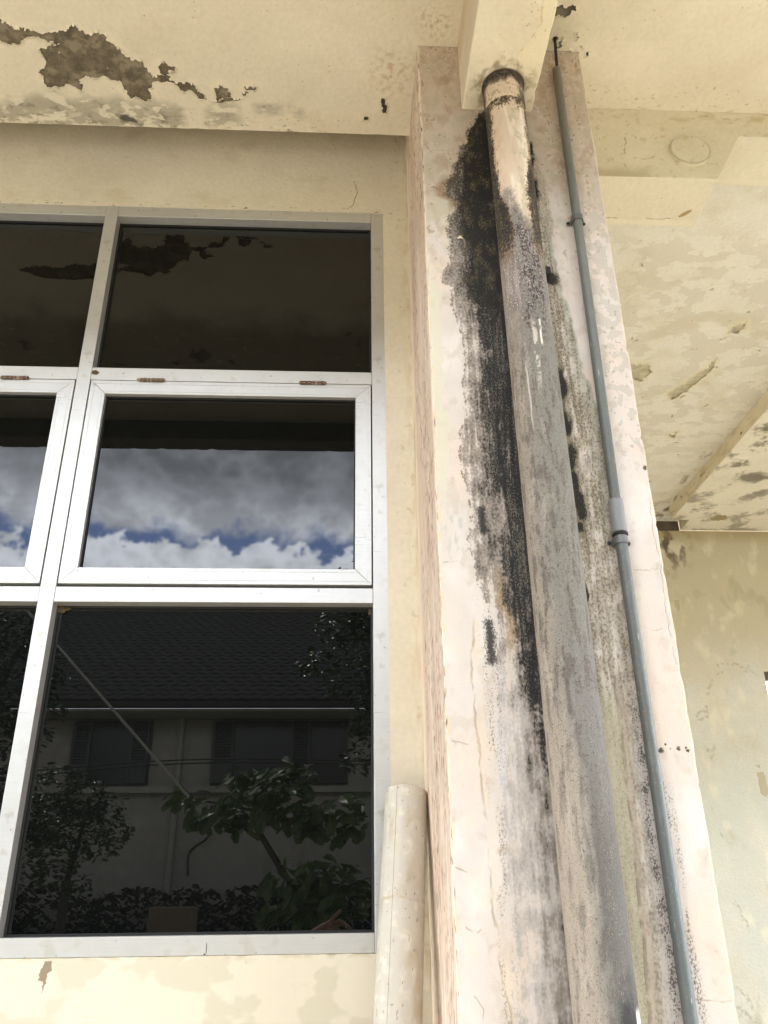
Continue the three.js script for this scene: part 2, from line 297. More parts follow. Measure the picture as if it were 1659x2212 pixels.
  if (pale(x + 0.001 * g2, y) < 0) { set(o, [226, 210, 182]); o[3] = 0.8; }
  // right of the pipe
  if (x > 0.30) {
    const r1 = R1(y), zone = sm(0.008, -0.004, wx - r1), t = clamp((wx - pr) / Math.max(0.01, r1 - pr), 0, 1), low = sm(2.36, 2.2, y), far = sm(1.9, 1.7, y);
    let dens = zone * (0.50 - 0.10 * t + 0.28 * streak) * sm(3.78, 3.6, y);
    put(o, [176, 166, 142], zone * sm(3.78, 3.55, y) * (0.66 - 0.2 * low) * sm(-0.5, 0.3, cl + 0.5 * streak));
    put(o, [150, 139, 124], zone * 0.62 * sm(-0.35, 0.25, nA + 0.5 * nV) * sm(3.5, 3.2, y)); put(o, [112, 101, 84], zone * 0.55 * sm(0.05, 0.4, nG + 0.5 * nA + 0.3 * nV) * sm(3.4, 3.1, y)); put(o, [184, 174, 166], zone * low * 0.4 * sm(0.0, 0.4, streak));
    put(o, [150, 152, 136], 0.5 * zone * sm(0.6, 1.0, t) * sm(3.5, 3.2, y) * (1 - low));
    let b = 0; for (const [by, bx, rx, ry] of blobs) b = Math.max(b, sm(1.5, 0.4, Math.hypot((wx * 1000 - bx) / rx, (y * 1000 - by) / (ry * 1.15)) + 0.5 * nA + 0.5 * nG));
    b = Math.max(b, 0.8 * sm(0.030, 0.008, wx - pr + 0.012 * nA) * sm(2.30, 2.40, y + 0.03 * nG) * sm(2.86, 2.72, y) * sm(-0.5, 0.1, nV + nA));
    dens = Math.max(dens, 0.5 * sm(0.024, 0.0, wx - pr) * sm(3.76, 3.7, y) * (1 - 0.35 * far), b * 0.98);
    const dv = dens + 0.30 * nG + 0.16 * nF + 0.16 * nV, c = sm(0.40, 0.62, dv), c2 = sm(0.68, 0.9, dv);
    put(o, [104, 94, 72], c * 0.7 * (1 - 0.35 * low)); put(o, [34, 32, 26], c2 * 0.92);
    put(o, [196, 188, 158], zone * 0.7 * sm(0.55, 0.85, noise(x * 300, y * 260, 63)) * sm(3.4, 3.1, y));
    o[3] += 0.15 * zone * grain;
    // the pale green lichen band low down
    const gbd = pr + 0.050 - 0.018 * sm(1.9, 1.3, y) + 0.012 * fbm(x * 10, y * 6, 3, 66);
    const inb = sm(gbd + 0.003, gbd - 0.003, x) * sm(1.98, 1.86, y) * sm(pr + 0.002, pr + 0.008, x);
    put(o, [178, 170, 145], inb * 0.8); put(o, [128, 120, 92], inb * 0.6 * sm(0.12, 0.4, grain + 0.3 * streak));
    const bl = Math.abs(x - gbd - 0.002); put(o, [88, 80, 64], 0.8 * sm(0.005, 0.001, bl) * sm(2.0, 1.9, y) * sm(-0.3, 0.2, fbm(x * 40, y * 30, 2, 67)));
    // brown run then whitish run beside it
    const bw = x - gbd; if (bw > 0 && y < 1.98) { put(o, [172, 158, 138], 0.6 * sm(0.03, 0.008, bw) * sm(1.98, 1.9, y)); put(o, [200, 192, 185], 0.7 * sm(0.018, 0.04, bw) * sm(0.472, 0.455, x) * sm(1.98, 1.8, y)); }
    put(o, [84, 80, 74], 0.85 * sm(0.12, 0.34, grain + 0.5 * cl - 0.35 + 0.5 * sm(0.03, 0.0, Math.abs(x - 0.43 - 0.012 * big))) * sm(2.0, 1.85, y) * sm(0.41, 0.43, x) * sm(0.462, 0.448, x));
    // beside the conduit
    const kd = sm(0.03, 0.0, Math.abs(x - 0.475)) * sm(2.0, 1.9, y) * sm(-0.05, 0.3, fbm(x * 30, y * 5, 3, 68));
    put(o, [92, 86, 76], 0.8 * sm(0.1, 0.35, grain - 0.1 + 0.3 * kd) * kd);
    // flaked grey coat on the outer strip
    const fz = sm(0.468, 0.48, x) * sm(2.42, 2.6, y) * sm(3.62, 3.3, y), fl = fbm(x * 34, y * 26, 5, 71);
    if (fl + 0.25 * sm(2.5, 3.1, y) > 0.18) { put(o, [178, 170, 156], fz * 0.62); o[3] -= 0.12 * fz; }
    put(o, [140, 128, 108], fz * 0.55 * sm(0.34, 0.5, fbm(x * 70, y * 60, 3, 73)));
    put(o, [150, 128, 100], 0.6 * sm(0.38, 0.5, fbm(x * 60, y * 55, 3, 74)) * sm(0.35, 0.38, x) * sm(3.6, 3.8, y));
    // row of old nail holes
    for (const [hx, hy, hr] of [[0.518, 1.80, 0.005], [0.50, 1.80, 0.002], [0.478, 1.797, 0.007], [0.539, 1.796, 0.0045], [0.547, 2.511, 0.007], [0.535, 1.802, 0.003], [0.49, 1.81, 0.003]]) if (Math.hypot(x - hx, y - hy) < hr * (0.8 + 0.5 * g2)) { set(o, [84, 74, 60]); o[3] = 0.1; }
  }
  const k = crk(x + 0.006 * fbm(x * 35, y * 35, 3, 81), y + 0.006 * fbm(x * 35, y * 35, 3, 82));
  if (k < 0.0016) { put(o, [150, 130, 108], 0.6 * sm(0.0014, 0.0004, k) * sm(-0.35, 0.1, cl)); o[3] -= 0.12; }
  // chipped arrises
  const e = Math.min(x, 0.555 - x) + 0.008 * fbm(x * 60, y * 26, 3, 90); if (e < 0.004) put(o, [206, 188, 150], 0.8);
}, { bump: 0.004, roughness: 0.92 });

// column flank: brownish render with long vertical pores
const M_flank = surface('column flank', 768, 2048, [-0.02, 0.54, 1.1, 4.13], (z, y, o) => {
  set(o, [214, 193, 173]);
  const a = fbm(z * 14, y * 2.2, 4, 4), b = fbm(z * 46, y * 6, 3, 14), f = noise(z * 300, y * 130, 6);
  put(o, [204, 174, 146], 0.7 * sm(-0.1, 0.5, a)); put(o, [232, 216, 198], 0.5 * sm(0.05, 0.5, -a));
  put(o, [226, 212, 184], 0.8 * sm(0.10, 0.0, z + 0.02 * a)); put(o, [236, 222, 206], 0.75 * sm(0.505, 0.525, z + 0.012 * b));
  put(o, [240, 226, 210], 0.5 * sm(1.9, 1.4, y) * sm(-0.1, 0.3, b));
  shade(o, 1 + 0.05 * b + 0.02 * f); o[3] = 0.6 + 0.15 * b;
  const zone = sm(-0.35, 0.2, fbm(z * 9, y * 1.7, 3, 24)) * sm(0.06, 0.14, z);
  const p = fbm(z * 105, y * 17, 3, 33), q = fbm(z * 170, y * 32, 2, 34);
  const d = sm(0.27, 0.36, p) * zone, d2 = sm(0.36, 0.46, q) * zone * 0.9;
  const t = Math.max(d, d2); put(o, [122, 86, 56], 0.85 * t); o[3] -= 0.55 * t;
  put(o, [66, 44, 28], sm(0.38, 0.52, p) * zone);
}, { bump: 0.006 });

// drain pipe: u is the angle round it (0..1), v the height
const M_pipe = surface('drain pipe', 1024, 2048, [0, 1, 1.1, 3.83], (a, y, o) => {
  // arc length round the front in metres; t runs 0..1 over the half that faces the yard
  const th = (a - 0.5) * 2 * Math.PI, s = th * 0.0625, t = clamp(0.5 + 0.5 * Math.sin(clamp(th + 0.28, -1.57, 1.57)), 0, 1);
  const nV = fbm(s * 74, y * 8.5, 5, 5), nA = fbm(s * 38, y * 20, 5, 6), nG = fbm(s * 130, y * 100, 4, 7), nF = noise(s * 430, y * 330, 8), big = fbm(s * 14, y * 2.6, 3, 9);
  const hi = sm(3.14, 3.26, y + 0.09 * nA + 0.04 * nG - 0.10 * sm(0.7, 0.4, t)), mid = sm(2.76, 2.98, y + 0.10 * nA) * (1 - hi), lowr = sm(2.05, 1.60, y);
  // weathered body: grey, warmer toward the left, slate toward the right lower down
  set(o, [150, 143, 131]);
  put(o, [144, 140, 127], sm(0.35, 0.7, t + 0.3 * big + 0.2 * nA) * 0.8);
  put(o, [180, 162, 141], 0.62 * sm(0.40 + 0.14 * lowr, 0.12, t + 0.25 * nV + 0.12 * nA));
  put(o, [194, 179, 159], 0.68 * lowr * sm(0.64, 0.40, t + 0.22 * nV + 0.16 * nA));
  put(o, [202, 190, 170], 0.65 * sm(0.06, 0.0, Math.abs(t - 0.42 - 0.12 * big)) * sm(-0.05, 0.35, nV + 0.6 * nA) * (1 - hi));
  put(o, [134, 130, 130], 0.5 * sm(2.2, 1.85, y) * sm(0.42, 0.6, t + 0.25 * nV) * (1 - 0.5 * lowr));
  put(o, [112, 108, 101], 0.8 * sm(1.85, 1.5, y) * sm(0.58, 0.68, t + 0.14 * nA + 0.08 * nV));
  // rain tracks and grime
  put(o, [108, 97, 87], 0.72 * sm(-0.05, 0.38, 0.7 * nV + 0.7 * nA) * (1 - 0.45 * lowr));
  put(o, [204, 193, 176], 0.45 * sm(0.08, 0.42, fbm(s * 50 + 9, y * 7, 5, 12)) * sm(0.9, 0.3, t));
  put(o, [88, 80, 72], 0.75 * sm(0.22, 0.50, 0.75 * nG + 0.3 * nF + 0.35 * nV + 0.1 * (1 - lowr) - 0.06));
  const wf = 0.7 * noise(s * 420, y * 300, 18) + 0.4 * nF + 0.6 * nA;
  put(o, [206, 200, 186], 0.62 * sm(0.30, 0.80, wf + 0.26 * sm(0.26, 0.0, Math.abs(t - 0.82)) + 0.16 * sm(0.07, 0.0, Math.abs(t - 0.08)) - 0.10));
  shade(o, 0.84 + 0.06 * nA); put(o, [74, 68, 60], 0.5 * sm(0.05, 0.45, 0.8 * nF + 0.5 * nG + 0.4 * nA) * (1 - 0.4 * lowr * sm(0.6, 0.4, t)));
  // clean upper face
  if (hi > 0) {
    const c = [206, 186, 162]; put(o, c, hi); put(o, [226, 214, 194], hi * 0.75 * sm(0.0, 0.35, fbm(s * 46, y * 5, 4, 20) + 0.5 * (t - 0.5)));
    put(o, [178, 166, 138], hi * 0.65 * sm(0.58, 0.72, t + 0.2 * nA) * sm(-0.1, 0.3, nA + 0.3 * nG)); put(o, [196, 164, 138], hi * 0.5 * sm(0.45, 0.3, t) * sm(-0.2, 0.3, nA));
  }
  // purple brown stretch
  put(o, [112, 101, 96], mid * 0.85 * sm(-0.5, 0.1, nA + nV)); put(o, [164, 150, 142], mid * 0.6 * sm(0.0, 0.3, nV + 0.4 * nA));
  put(o, [52, 45, 42], mid * 0.92 * sm(0.36, 0.62, 0.46 * sm(0.30, 0.55, t + 0.1 * nA) * sm(1.0, 0.86, t) + 0.45 * nG + 0.25 * nA + 0.15 * nF)); put(o, [224, 216, 200], 0.9 * mid * sm(0.50, 0.72, noise(s * 300, y * 220, 25) + 0.3 * nF + 0.15 * nA));
  // black growth along both edges of the clean face
  const le = 0.13 + 0.03 * sm(3.5, 3.35, y) + 0.24 * sm(3.37, 3.20, y), re = 0.96 - 0.15 * sm(3.52, 3.32, y);
  const bd = Math.max(sm(le + 0.16, le - 0.12, t), 0.9 * sm(re - 0.10, re + 0.08, t), 0.62 * sm(3.64, 3.70, y)) * sm(2.98, 3.22, y - 0.08 * nA) * sm(3.72, 3.715, y);
  const bv = 0.92 * bd + 0.44 * nG + 0.34 * nA + 0.16 * nF + 0.16 * nV;
  put(o, [120, 98, 74], 0.7 * sm(0.30, 0.5, bv)); put(o, [58, 47, 34], 0.92 * sm(0.46, 0.66, bv)); put(o, [27, 25, 21], sm(0.68, 0.95, bv) * 0.9);
  put(o, [176, 154, 108], sm(0.40, 0.62, noise(s * 400, y * 46, 28) + 0.3 * nF) * sm(0.26, 0.02, t) * sm(2.75, 3.0, y) * 0.8); put(o, [150, 134, 108], 0.7 * sm(0.45, 0.7, noise(s * 260, y * 190, 29) + 0.4 * nF) * sm(0.5, 0.7, bv));
  // white drips of paint
  put(o, [212, 203, 188], 0.75 * sm(0.08, 0.02, Math.abs(t - 0.60 - 0.03 * nA - 0.06 * (y - 2.75))) * sm(2.60, 2.74, y + 0.10 * nV) * sm(2.92, 2.82, y - 0.06 * nA) * sm(-0.1, 0.15, nA + 0.6 * nG + 0.05));
  put(o, [228, 223, 207], 0.85 * sm(0.03, 0.012, Math.abs(t - 0.735 + 0.03 * nA)) * sm(2.780, 2.80, y) * sm(2.90, 2.86, y + 0.03 * nG) * sm(-0.4, 0.0, nA + 0.4 * nG));
  put(o, [206, 196, 186], 0.6 * sm(0.025, 0.005, Math.abs(t - 0.36 - 0.04 * nA)) * sm(2.50, 2.6, y) * sm(2.78, 2.70, y));
  // collar above the joint
  if (y > 3.716) { set(o, [208, 187, 162]); shade(o, 1 + 0.10 * nA); const c = sm(3.775, 3.805, y + 0.03 * nA); put(o, [34, 29, 22], 0.92 * c * sm(-0.5, 0.0, nA + 0.6 * nG + 0.3)); put(o, [128, 112, 88], 0.5 * sm(0.0, 0.4, nA + nG)); put(o, [60, 50, 36], 0.8 * sm(0.84, 0.99, t + 0.2 * nA)); put(o, [44, 36, 26], 0.8 * sm(0.12, 0.0, t + 0.1 * nA)); }
  put(o, [30, 28, 30], 0.8 * sm(1.38, 1.28, y + 0.05 * nA) * sm(0.68, 0.80, t + 0.1 * nA)); put(o, [236, 230, 214], sm(1.33, 1.30, y + 0.02 * nA) * sm(0.93, 0.96, t));
  o[3] = 0.5 + 0.22 * nG + 0.12 * nA + 0.08 * nF;
}, { bump: 0.0022, roughness: 0.85 });

const M_lean = surface('loose pipe', 512, 1024, [0, 1, 0, 1.8], (a, y, o) => {
  const s = a * 0.355, st = fbm(s * 60, y * 5, 3, 3), cl = fbm(s * 34, y * 26, 4, 5), bk = fbm(s * 12, y * 40, 3, 8);
  set(o, [194, 187, 172]); put(o, [222, 214, 196], 0.6 * sm(0.0, 0.5, cl)); put(o, [168, 148, 116], 0.5 * sm(0.1, 0.5, fbm(s * 20, y * 10, 3, 9)));
  put(o, [190, 180, 158], 0.4 * sm(0.05, 0.4, bk)); put(o, [128, 104, 74], 0.6 * sm(0.42, 0.55, fbm(s * 90, y * 60, 3, 10)));
  put(o, [170, 150, 116], 0.6 * sm(0.007, 0.0, Math.abs(y - 1.49 - 0.004 * st)) * sm(-0.2, 0.3, cl));
  shade(o, 1 + 0.03 * st);
  const line = Math.abs(s - 0.150 - 0.0008 * st); if (line < 0.0007) put(o, [132, 116, 92], 0.75);
  o[3] = 0.5 + 0.1 * cl;
}, { bump: 0.0012, roughness: 0.6 });

const M_conduit = surface('galvanised conduit', 256, 2048, [0, 1, 1.1, 4.05], (a, y, o) => {
  const s = a * 0.088, sp = noise(s * 260, y * 150, 4) + 0.4 * noise(s * 120, y * 70, 5), cl = fbm(s * 60, y * 16, 3, 6), band = fbm(s * 3, y * 55, 2, 7);
  set(o, [96, 98, 92]); put(o, [112, 113, 105], 0.5 * sm(0.0, 0.4, cl)); put(o, [96, 104, 104], 0.5 * sm(0.0, 0.5, band));
  if (y > 2.33) { put(o, [140, 142, 132], 0.45 * sm(2.3, 3.3, y)); put(o, [84, 82, 78], 0.6 * sm(0.55, 0.75, sp) * sm(3.4, 2.9, y)); put(o, [120, 108, 86], 0.35 * sm(3.5, 4.0, y)); }
  else { put(o, [104, 112, 114], 0.5 * sm(1.9, 1.4, y)); put(o, [148, 152, 150], 0.4 * sm(0.5, 0.8, sp)); }
  put(o, [206, 198, 180], sm(0.72, 0.8, noise(s * 160, y * 30, 14)) * 0.5);
  o[3] = 0.5 + 0.1 * cl;
}, { bump: 0.0006, roughness: 0.5, metalness: 0.3 });

// canopy beam
const M_beam = surface('canopy beam', 384, 1536, [0.34, 0.62, 0.5, 2.05], (x, z, o) => {
  plaster(x, z, o, [226, 214, 188], 8, { tint: [204, 186, 154] });
  const lx = 0.585 - 0.055 * sm(0.9, 0.56, z) + 0.03 * fbm(x * 9, z * 9, 3, 12) - 0.03;
  const line = Math.abs(x - lx); put(o, [178, 146, 100], 0.5 * sm(0.006, 0.001, line) * sm(-0.15, 0.3, fbm(x * 50, z * 30, 3, 13)));
  if (x > lx) put(o, [238, 224, 184], 0.4);
  put(o, [150, 118, 78], 0.65 * sm(0.30, 0.48, fbm(x * 60, z * 60, 3, 15)) * sm(0.07, 0.0, Math.abs(x - 0.55)) * sm(0.72, 0.85, z));
  put(o, [214, 196, 166], 0.5 * sm(0.66, 0.54, z) * sm(-0.1, 0.4, fbm(x * 26, z * 26, 3, 17)));
  const r = Math.abs(Math.hypot(x - 0.487, z - 0.62) - 0.074 - 0.004 * fbm(x * 40, z * 40, 2, 16)); put(o, [126, 110, 88], 0.6 * sm(0.020, 0.002, r + 0.014 * fbm(x * 30, z * 30, 3, 18)) * sm(-0.4, 0.2, fbm(x * 24, z * 24, 3, 19))); put(o, [150, 132, 102], 0.5 * sm(0.06, 0.0, r) * sm(0.0, 0.35, fbm(x * 34, z * 34, 4, 20))); put(o, [52, 44, 32], 0.8 * sm(0.070, 0.064, Math.hypot(x - 0.487, z - 0.62)));
}, { bump: 0.003 });
const M_beamSide = surface('canopy beam flank', 768, 192, [0.5, 2.05, 3.8, 4.14], (z, y, o) => { plaster(z, y, o, [208, 192, 166], 18); put(o, [196, 166, 126], 0.4 * sm(3.96, 4.1, y)); }, { bump: 0.003 });

// porch: front beam, slab, rear wall
const porchCrack = strokes([[[1380, 4095], [1420, 4082], [1450, 4096]], [[1395, 4070], [1425, 4082]], [[1300, 4100], [1340, 4110]], [[905, 4070], [920, 4060]], [[1010, 4065], [1018, 4050], [1010, 4035]], [[1000, 4000], [995, 3950], [985, 3900], [960, 3890]], [[1010, 3880], [1060, 3875], [1090, 3890]], [[960, 3860], [975, 3835]]]);
const M_porchBeam = surface('porch beam', 1024, 512, [0.75, 2.0, 3.72, 4.14], (x, y, o) => {
  plaster(x, y, o, [212, 202, 174], 22, { tint: [184, 170, 136] });
  put(o, [168, 154, 118], 0.55 * sm(3.845, 3.80, y + 0.02 * fbm(x * 12, y * 12, 3, 4)) * sm(1.12, 1.02, x + 0.05 * fbm(x * 9, y * 20, 2, 6)));
  put(o, [172, 154, 112], 0.5 * sm(4.0, 4.1, y) * sm(0, 0.5, fbm(x * 10, y * 16, 3, 5)));
  const k = porchCrack(x + 0.01 * fbm(x * 25, y * 25, 3, 7), y + 0.01 * fbm(x * 25, y * 25, 3, 8)); if (k < 0.0028) { put(o, [140, 118, 88], 0.5 * sm(0.0028, 0.001, k) * sm(-0.2, 0.15, fbm(x * 40, y * 40, 2, 10))); o[3] -= 0.2; }
  const bl = fbm(x * 26, y * 26, 3, 9); if (bl > 0.36) { put(o, [196, 176, 132], 0.5); o[3] -= 0.18; }
}, { bump: 0.005 });
const M_porchSoffit = surface('porch beam underside', 1024, 256, [0.75, 2.0, 0.06, 0.34], (x, z, o) => {
  plaster(x, z, o, [216, 206, 184], 24, { tint: [204, 190, 160] });
  put(o, [224, 214, 190], 0.6 * sm(0.13, 0.115, z + 0.012 * fbm(x * 20, z * 20, 2, 3)));
  const l = Math.abs(z - 0.122 - 0.012 * fbm(x * 16, 3, 3, 4) - 0.02 * (x - 0.97)); if (x < 1.2) { put(o, [132, 100, 62], 0.6 * sm(0.0025, 0.0008, l) * sm(-0.1, 0.25, fbm(x * 30, z * 30, 2, 5))); if (l < 0.003) o[3] -= 0.2; }
  if (Math.hypot((x - 1.245) * 0.8 + (z - 0.155) * -0.8, ((x - 1.245) + (z - 0.155)) * 0.28) < 0.010) { put(o, [150, 120, 76], 0.75); o[3] = 0.15; }
}, { bump: 0.005 });
const flakeHoles = [[[1420, -70], [1445, -62], [1460, -85], [1448, -100], [1418, -98]], [[1520, -1250], [1640, -1250], [1690, -1330], [1660, -1420], [1530, -1400], [1500, -1330]], [[1960, -1480], [2010, -1300], [1995, -1190], [1950, -1330], [1900, -1450], [1850, -1560], [1900, -1600]], [[1960, -980], [2040, -950], [2020, -890], [1960, -930]], [[2000, -2000], [2080, -1960], [2060, -2040]]].map(polygon);
const M_porchCeil = surface('porch ceiling', 1024, 1536, [0.7, 2.42, -3.32, 0.12], (x, z, o) => {
  plaster(x, z, o, [226, 221, 207], 31, { mottle: 0.6 });
  const f = fbm(x * 5.5 + 0.8 * z, z * 8.5, 6, 33) + 0.34 * fbm(x * 21, z * 30, 4, 34) + 0.25 * fbm(x * 1.7, z * 1.7, 2, 32), zone = sm(-0.15, -0.45, z) * sm(-3.1, -1.9, z);
  if (f > 0.02) { put(o, [208, 200, 183], 0.62 * zone * sm(0.02, 0.05, f)); o[3] -= 0.12 * zone; }
  const f2 = fbm(x * 4, z * 4, 4, 36); put(o, [204, 192, 164], 0.4 * sm(0.05, 0.4, f2));
  put(o, [140, 118, 84], 0.7 * sm(0.62, 0.8, noise(x * 13, z * 13, 38)) * sm(0.1, 0.4, noise(x * 45, z * 45, 39)));
  const d = Math.min(...flakeHoles.map((h) => h(x + 0.012 * fbm(x * 22, z * 22, 3, 40), z + 0.02 * fbm(x * 22, z * 22, 3, 41))));
  if (d < 0.03) put(o, [228, 216, 180], 0.5 * sm(0.03, 0.015, d));
  if (d < 0) { set(o, [188, 178, 152]); shade(o, 1 + 0.16 * fbm(x * 30, z * 30, 3, 42)); o[3] = 0.15; }
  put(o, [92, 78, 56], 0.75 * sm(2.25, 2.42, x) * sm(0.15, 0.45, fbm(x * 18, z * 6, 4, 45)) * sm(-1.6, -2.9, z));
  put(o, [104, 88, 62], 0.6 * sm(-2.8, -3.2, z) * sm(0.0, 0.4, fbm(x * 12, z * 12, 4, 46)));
}, { bump: 0.006 });
const M_rib = surface('porch rib', 1024, 128, [-3.4, 0.4, 4.0, 4.14], (z, y, o) => { plaster(z, y * 2, o, [220, 209, 185], 35, { tint: [196, 176, 140] }); put(o, [172, 150, 114], 0.5 * sm(0.0, 0.5, fbm(z * 5, y * 16, 4, 36)) * sm(-0.6, -2.6, z)); put(o, [96, 74, 46], 0.7 * sm(0.25, 0.5, fbm(z * 14, y * 30, 4, 38)) * sm(-1.8, -2.9, z)); put(o, [70, 56, 38], sm(0.72, 0.8, noise(z * 11, y * 40, 37)) * 0.7); }, { bump: 0.004 });
const M_porchCeil2 = surface('porch far ceiling', 1024, 1024, [2.38, 4.6, -3.32, -0.6], (x, z, o) => {
  plaster(x, z, o, [228, 220, 200], 41);
  const f = fbm(x * 4.2, z * 5, 5, 43) + 0.25 * fbm(x * 26, z * 34, 3, 44), zone = sm(0.9, 0.2, Math.hypot((x - 3.0) * 0.9, z + 1.9)) + 0.35 * sm(-2.2, -2.7, z);
  put(o, [160, 150, 130], clamp(zone * 1.2 * sm(-0.05, 0.25, f), 0, 0.9));
  put(o, [104, 96, 82], clamp(zone * sm(0.18, 0.5, f + 0.1), 0, 0.7));
  put(o, [36, 34, 32], sm(0.44, 0.04, Math.hypot(x - 2.98, (z + 1.55) * 0.9) - 0.22 * f) * 0.75);
  if (f > 0.1) o[3] -= 0.15 * zone;
  if (Math.hypot((x - 2.78) * 0.8, z + 3.06) < 0.05 + 0.02 * noise(x * 30, z * 30, 4)) { set(o, [158, 144, 108]); o[3] = 0.2; }
}, { bump: 0.006 });
const wallMarks = strokes([[[2660, 2990], [2720, 3010], [2800, 3000], [2880, 2985]], [[2655, 2930], [2690, 2945]], [[2860, 2960], [2930, 2935]], [[2455, 2640], [2500, 2670], [2530, 2650], [2525, 2700]], [[2470, 2610], [2520, 2630]], [[2480, 2420], [2530, 2385], [2500, 2340]], [[2540, 2440], [2525, 2400]], [[2560, 2790], [2610, 2900]], [[2480, 1900], [2485, 1850]], [[2490, 1480], [2530, 1400], [2560, 1300]], [[2400, 900], [2450, 860], [2520, 800]], [[2420, 1000], [2475, 960], [2490, 880]]]);
const wallPeel = [[[2800, 2260], [2850, 2265], [2860, 2140], [2835, 2090], [2800, 2120]], [[2790, 2300], [2835, 2310], [2830, 2285]], [[2430, 3480], [2465, 3485], [2470, 3430], [2450, 3390], [2430, 3440]]].map(polygon);
const M_porchWall = surface('porch wall', 1024, 1792, [2.05, 3.9, 0.6, 4.06], (x, y, o) => {
  plaster(x, y, o, [205, 201, 185], 51, { mottle: 0.8, pits: 0 });
  const a = fbm(x * 2.2, y * 1.4, 4, 53), b = fbm(x * 7, y * 4, 4, 54);
  put(o, [186, 174, 142], 0.7 * sm(2.75, 3.35, y + 0.35 * a)); put(o, [204, 192, 158], 0.4 * sm(2.3, 2.9, y + 0.4 * b) * sm(-0.2, 0.4, a));
  put(o, [196, 200, 186], 0.5 * sm(2.6, 1.9, y + 0.3 * b) * sm(-0.1, 0.3, a + 0.2)); put(o, [228, 220, 194], 0.45 * sm(0.1, 0.45, b));
  put(o, [150, 146, 116], 0.35 * sm(0.2, 0.5, fbm(x * 5, y * 3, 4, 56)));
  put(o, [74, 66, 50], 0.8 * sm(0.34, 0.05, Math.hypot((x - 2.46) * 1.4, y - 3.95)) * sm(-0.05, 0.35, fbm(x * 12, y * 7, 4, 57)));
  put(o, [158, 138, 96], 0.5 * sm(3.9, 4.03, y));
  const m = wallMarks(x + 0.02 * fbm(x * 16, y * 16, 3, 58), y + 0.02 * fbm(x * 16, y * 16, 3, 59)); put(o, [158, 150, 124], 0.5 * sm(0.016, 0.002, m) * sm(-0.3, 0.2, fbm(x * 40, y * 40, 2, 60)));
  const d = Math.min(...wallPeel.map((h) => h(x + 0.01 * fbm(x * 25, y * 25, 3, 61), y + 0.01 * fbm(x * 25, y * 25, 3, 62)))); if (d < 0) { put(o, [178, 166, 136], 0.8); o[3] = 0.25; }
}, { bump: 0.004 });

// metals, glass and small stuff
const M_alu = surface('aluminium', 512, 512, [0, 0.5, 0, 0.5], (x, y, o) => {
  set(o, [198, 197, 192]); const a = fbm(x * 14, y * 14, 3, 3), s = noise(x * 6, y * 420, 4);
  shade(o, 1 + 0.03 * a + 0.012 * s); put(o, [172, 166, 150], 0.35 * sm(0.2, 0.6, a)); put(o, [120, 112, 98], 0.55 * sm(0.72, 0.85, noise(x * 60, y * 46, 5)) * sm(0.0, 0.3, noise(x * 9, y * 9, 6)));
  put(o, [150, 142, 124], 0.35 * sm(0.15, 0.5, fbm(x * 30, y * 30, 4, 8)) * sm(0.0, 0.4, fbm(x * 4, y * 4, 3, 9))); put(o, [136, 132, 122], 0.4 * sm(0.45, 0.6, noise(x * 10, y * 260, 11)) * sm(0.2, 0.5, noise(x * 5, y * 11, 12))); put(o, [96, 88, 74], 0.6 * sm(0.78, 0.9, noise(x * 110, y * 90, 13)));
  o[3] = 0.5 + 0.05 * a;
}, { bump: 0.0006, roughness: 0.40, metalness: 0.55 });
const std = (r, g, b, roughness = 0.8, metalness = 0) => new THREE.MeshStandardMaterial({ color: new THREE.Color(r, g, b), roughness, metalness });
const M_glass = new THREE.MeshPhysicalMaterial({ color: new THREE.Color(0.0035, 0.004, 0.0035), roughness: 0.0, metalness: 0, ior: 1.47 });
const M_gasket = std(0.012, 0.012, 0.011, 0.7);
const M_rust = surface('rusty steel', 128, 128, [0, 0.1, 0, 0.1], (x, y, o) => { set(o, [104, 84, 68]); const a = fbm(x * 120, y * 120, 3, 3); put(o, [176, 158, 138], sm(0.1, 0.4, a)); put(o, [62, 48, 38], sm(0.1, 0.4, -a)); o[3] = 0.5 + 0.3 * a; }, { bump: 0.001 });
const M_mud = surface('mud', 128, 128, [0, 0.1, 0, 0.1], (x, y, o) => { set(o, [84, 70, 48]); const a = fbm(x * 150, y * 150, 3, 3); shade(o, 1 + 0.4 * a); o[3] = 0.5 + 0.4 * a; }, { bump: 0.002 });
const M_steel = std(0.16, 0.16, 0.15, 0.5, 0.6), M_black = std(0.012, 0.012, 0.011, 0.6), M_pvc = std(0.21, 0.215, 0.21, 0.5), M_dark = std(0.02, 0.018, 0.016, 0.9);
const M_bareAndShade = surface('bare concrete', 256, 256, [0, 1, 0, 1], (x, y, o) => { set(o, [92, 82, 68]); shade(o, 1 + 0.3 * fbm(x * 12, y * 12, 4, 3)); o[3] = 0.5 + 0.2 * fbm(x * 30, y * 30, 3, 5); }, { bump: 0.004 });  // bare strips; on the canopy edge beam its dark tone carries shade
const M_plain = surface('plain plaster', 1024, 1024, [0, 4, 0, 4], (x, y, o) => plaster(x, y, o, [220, 209, 185], 61), { bump: 0.003 });

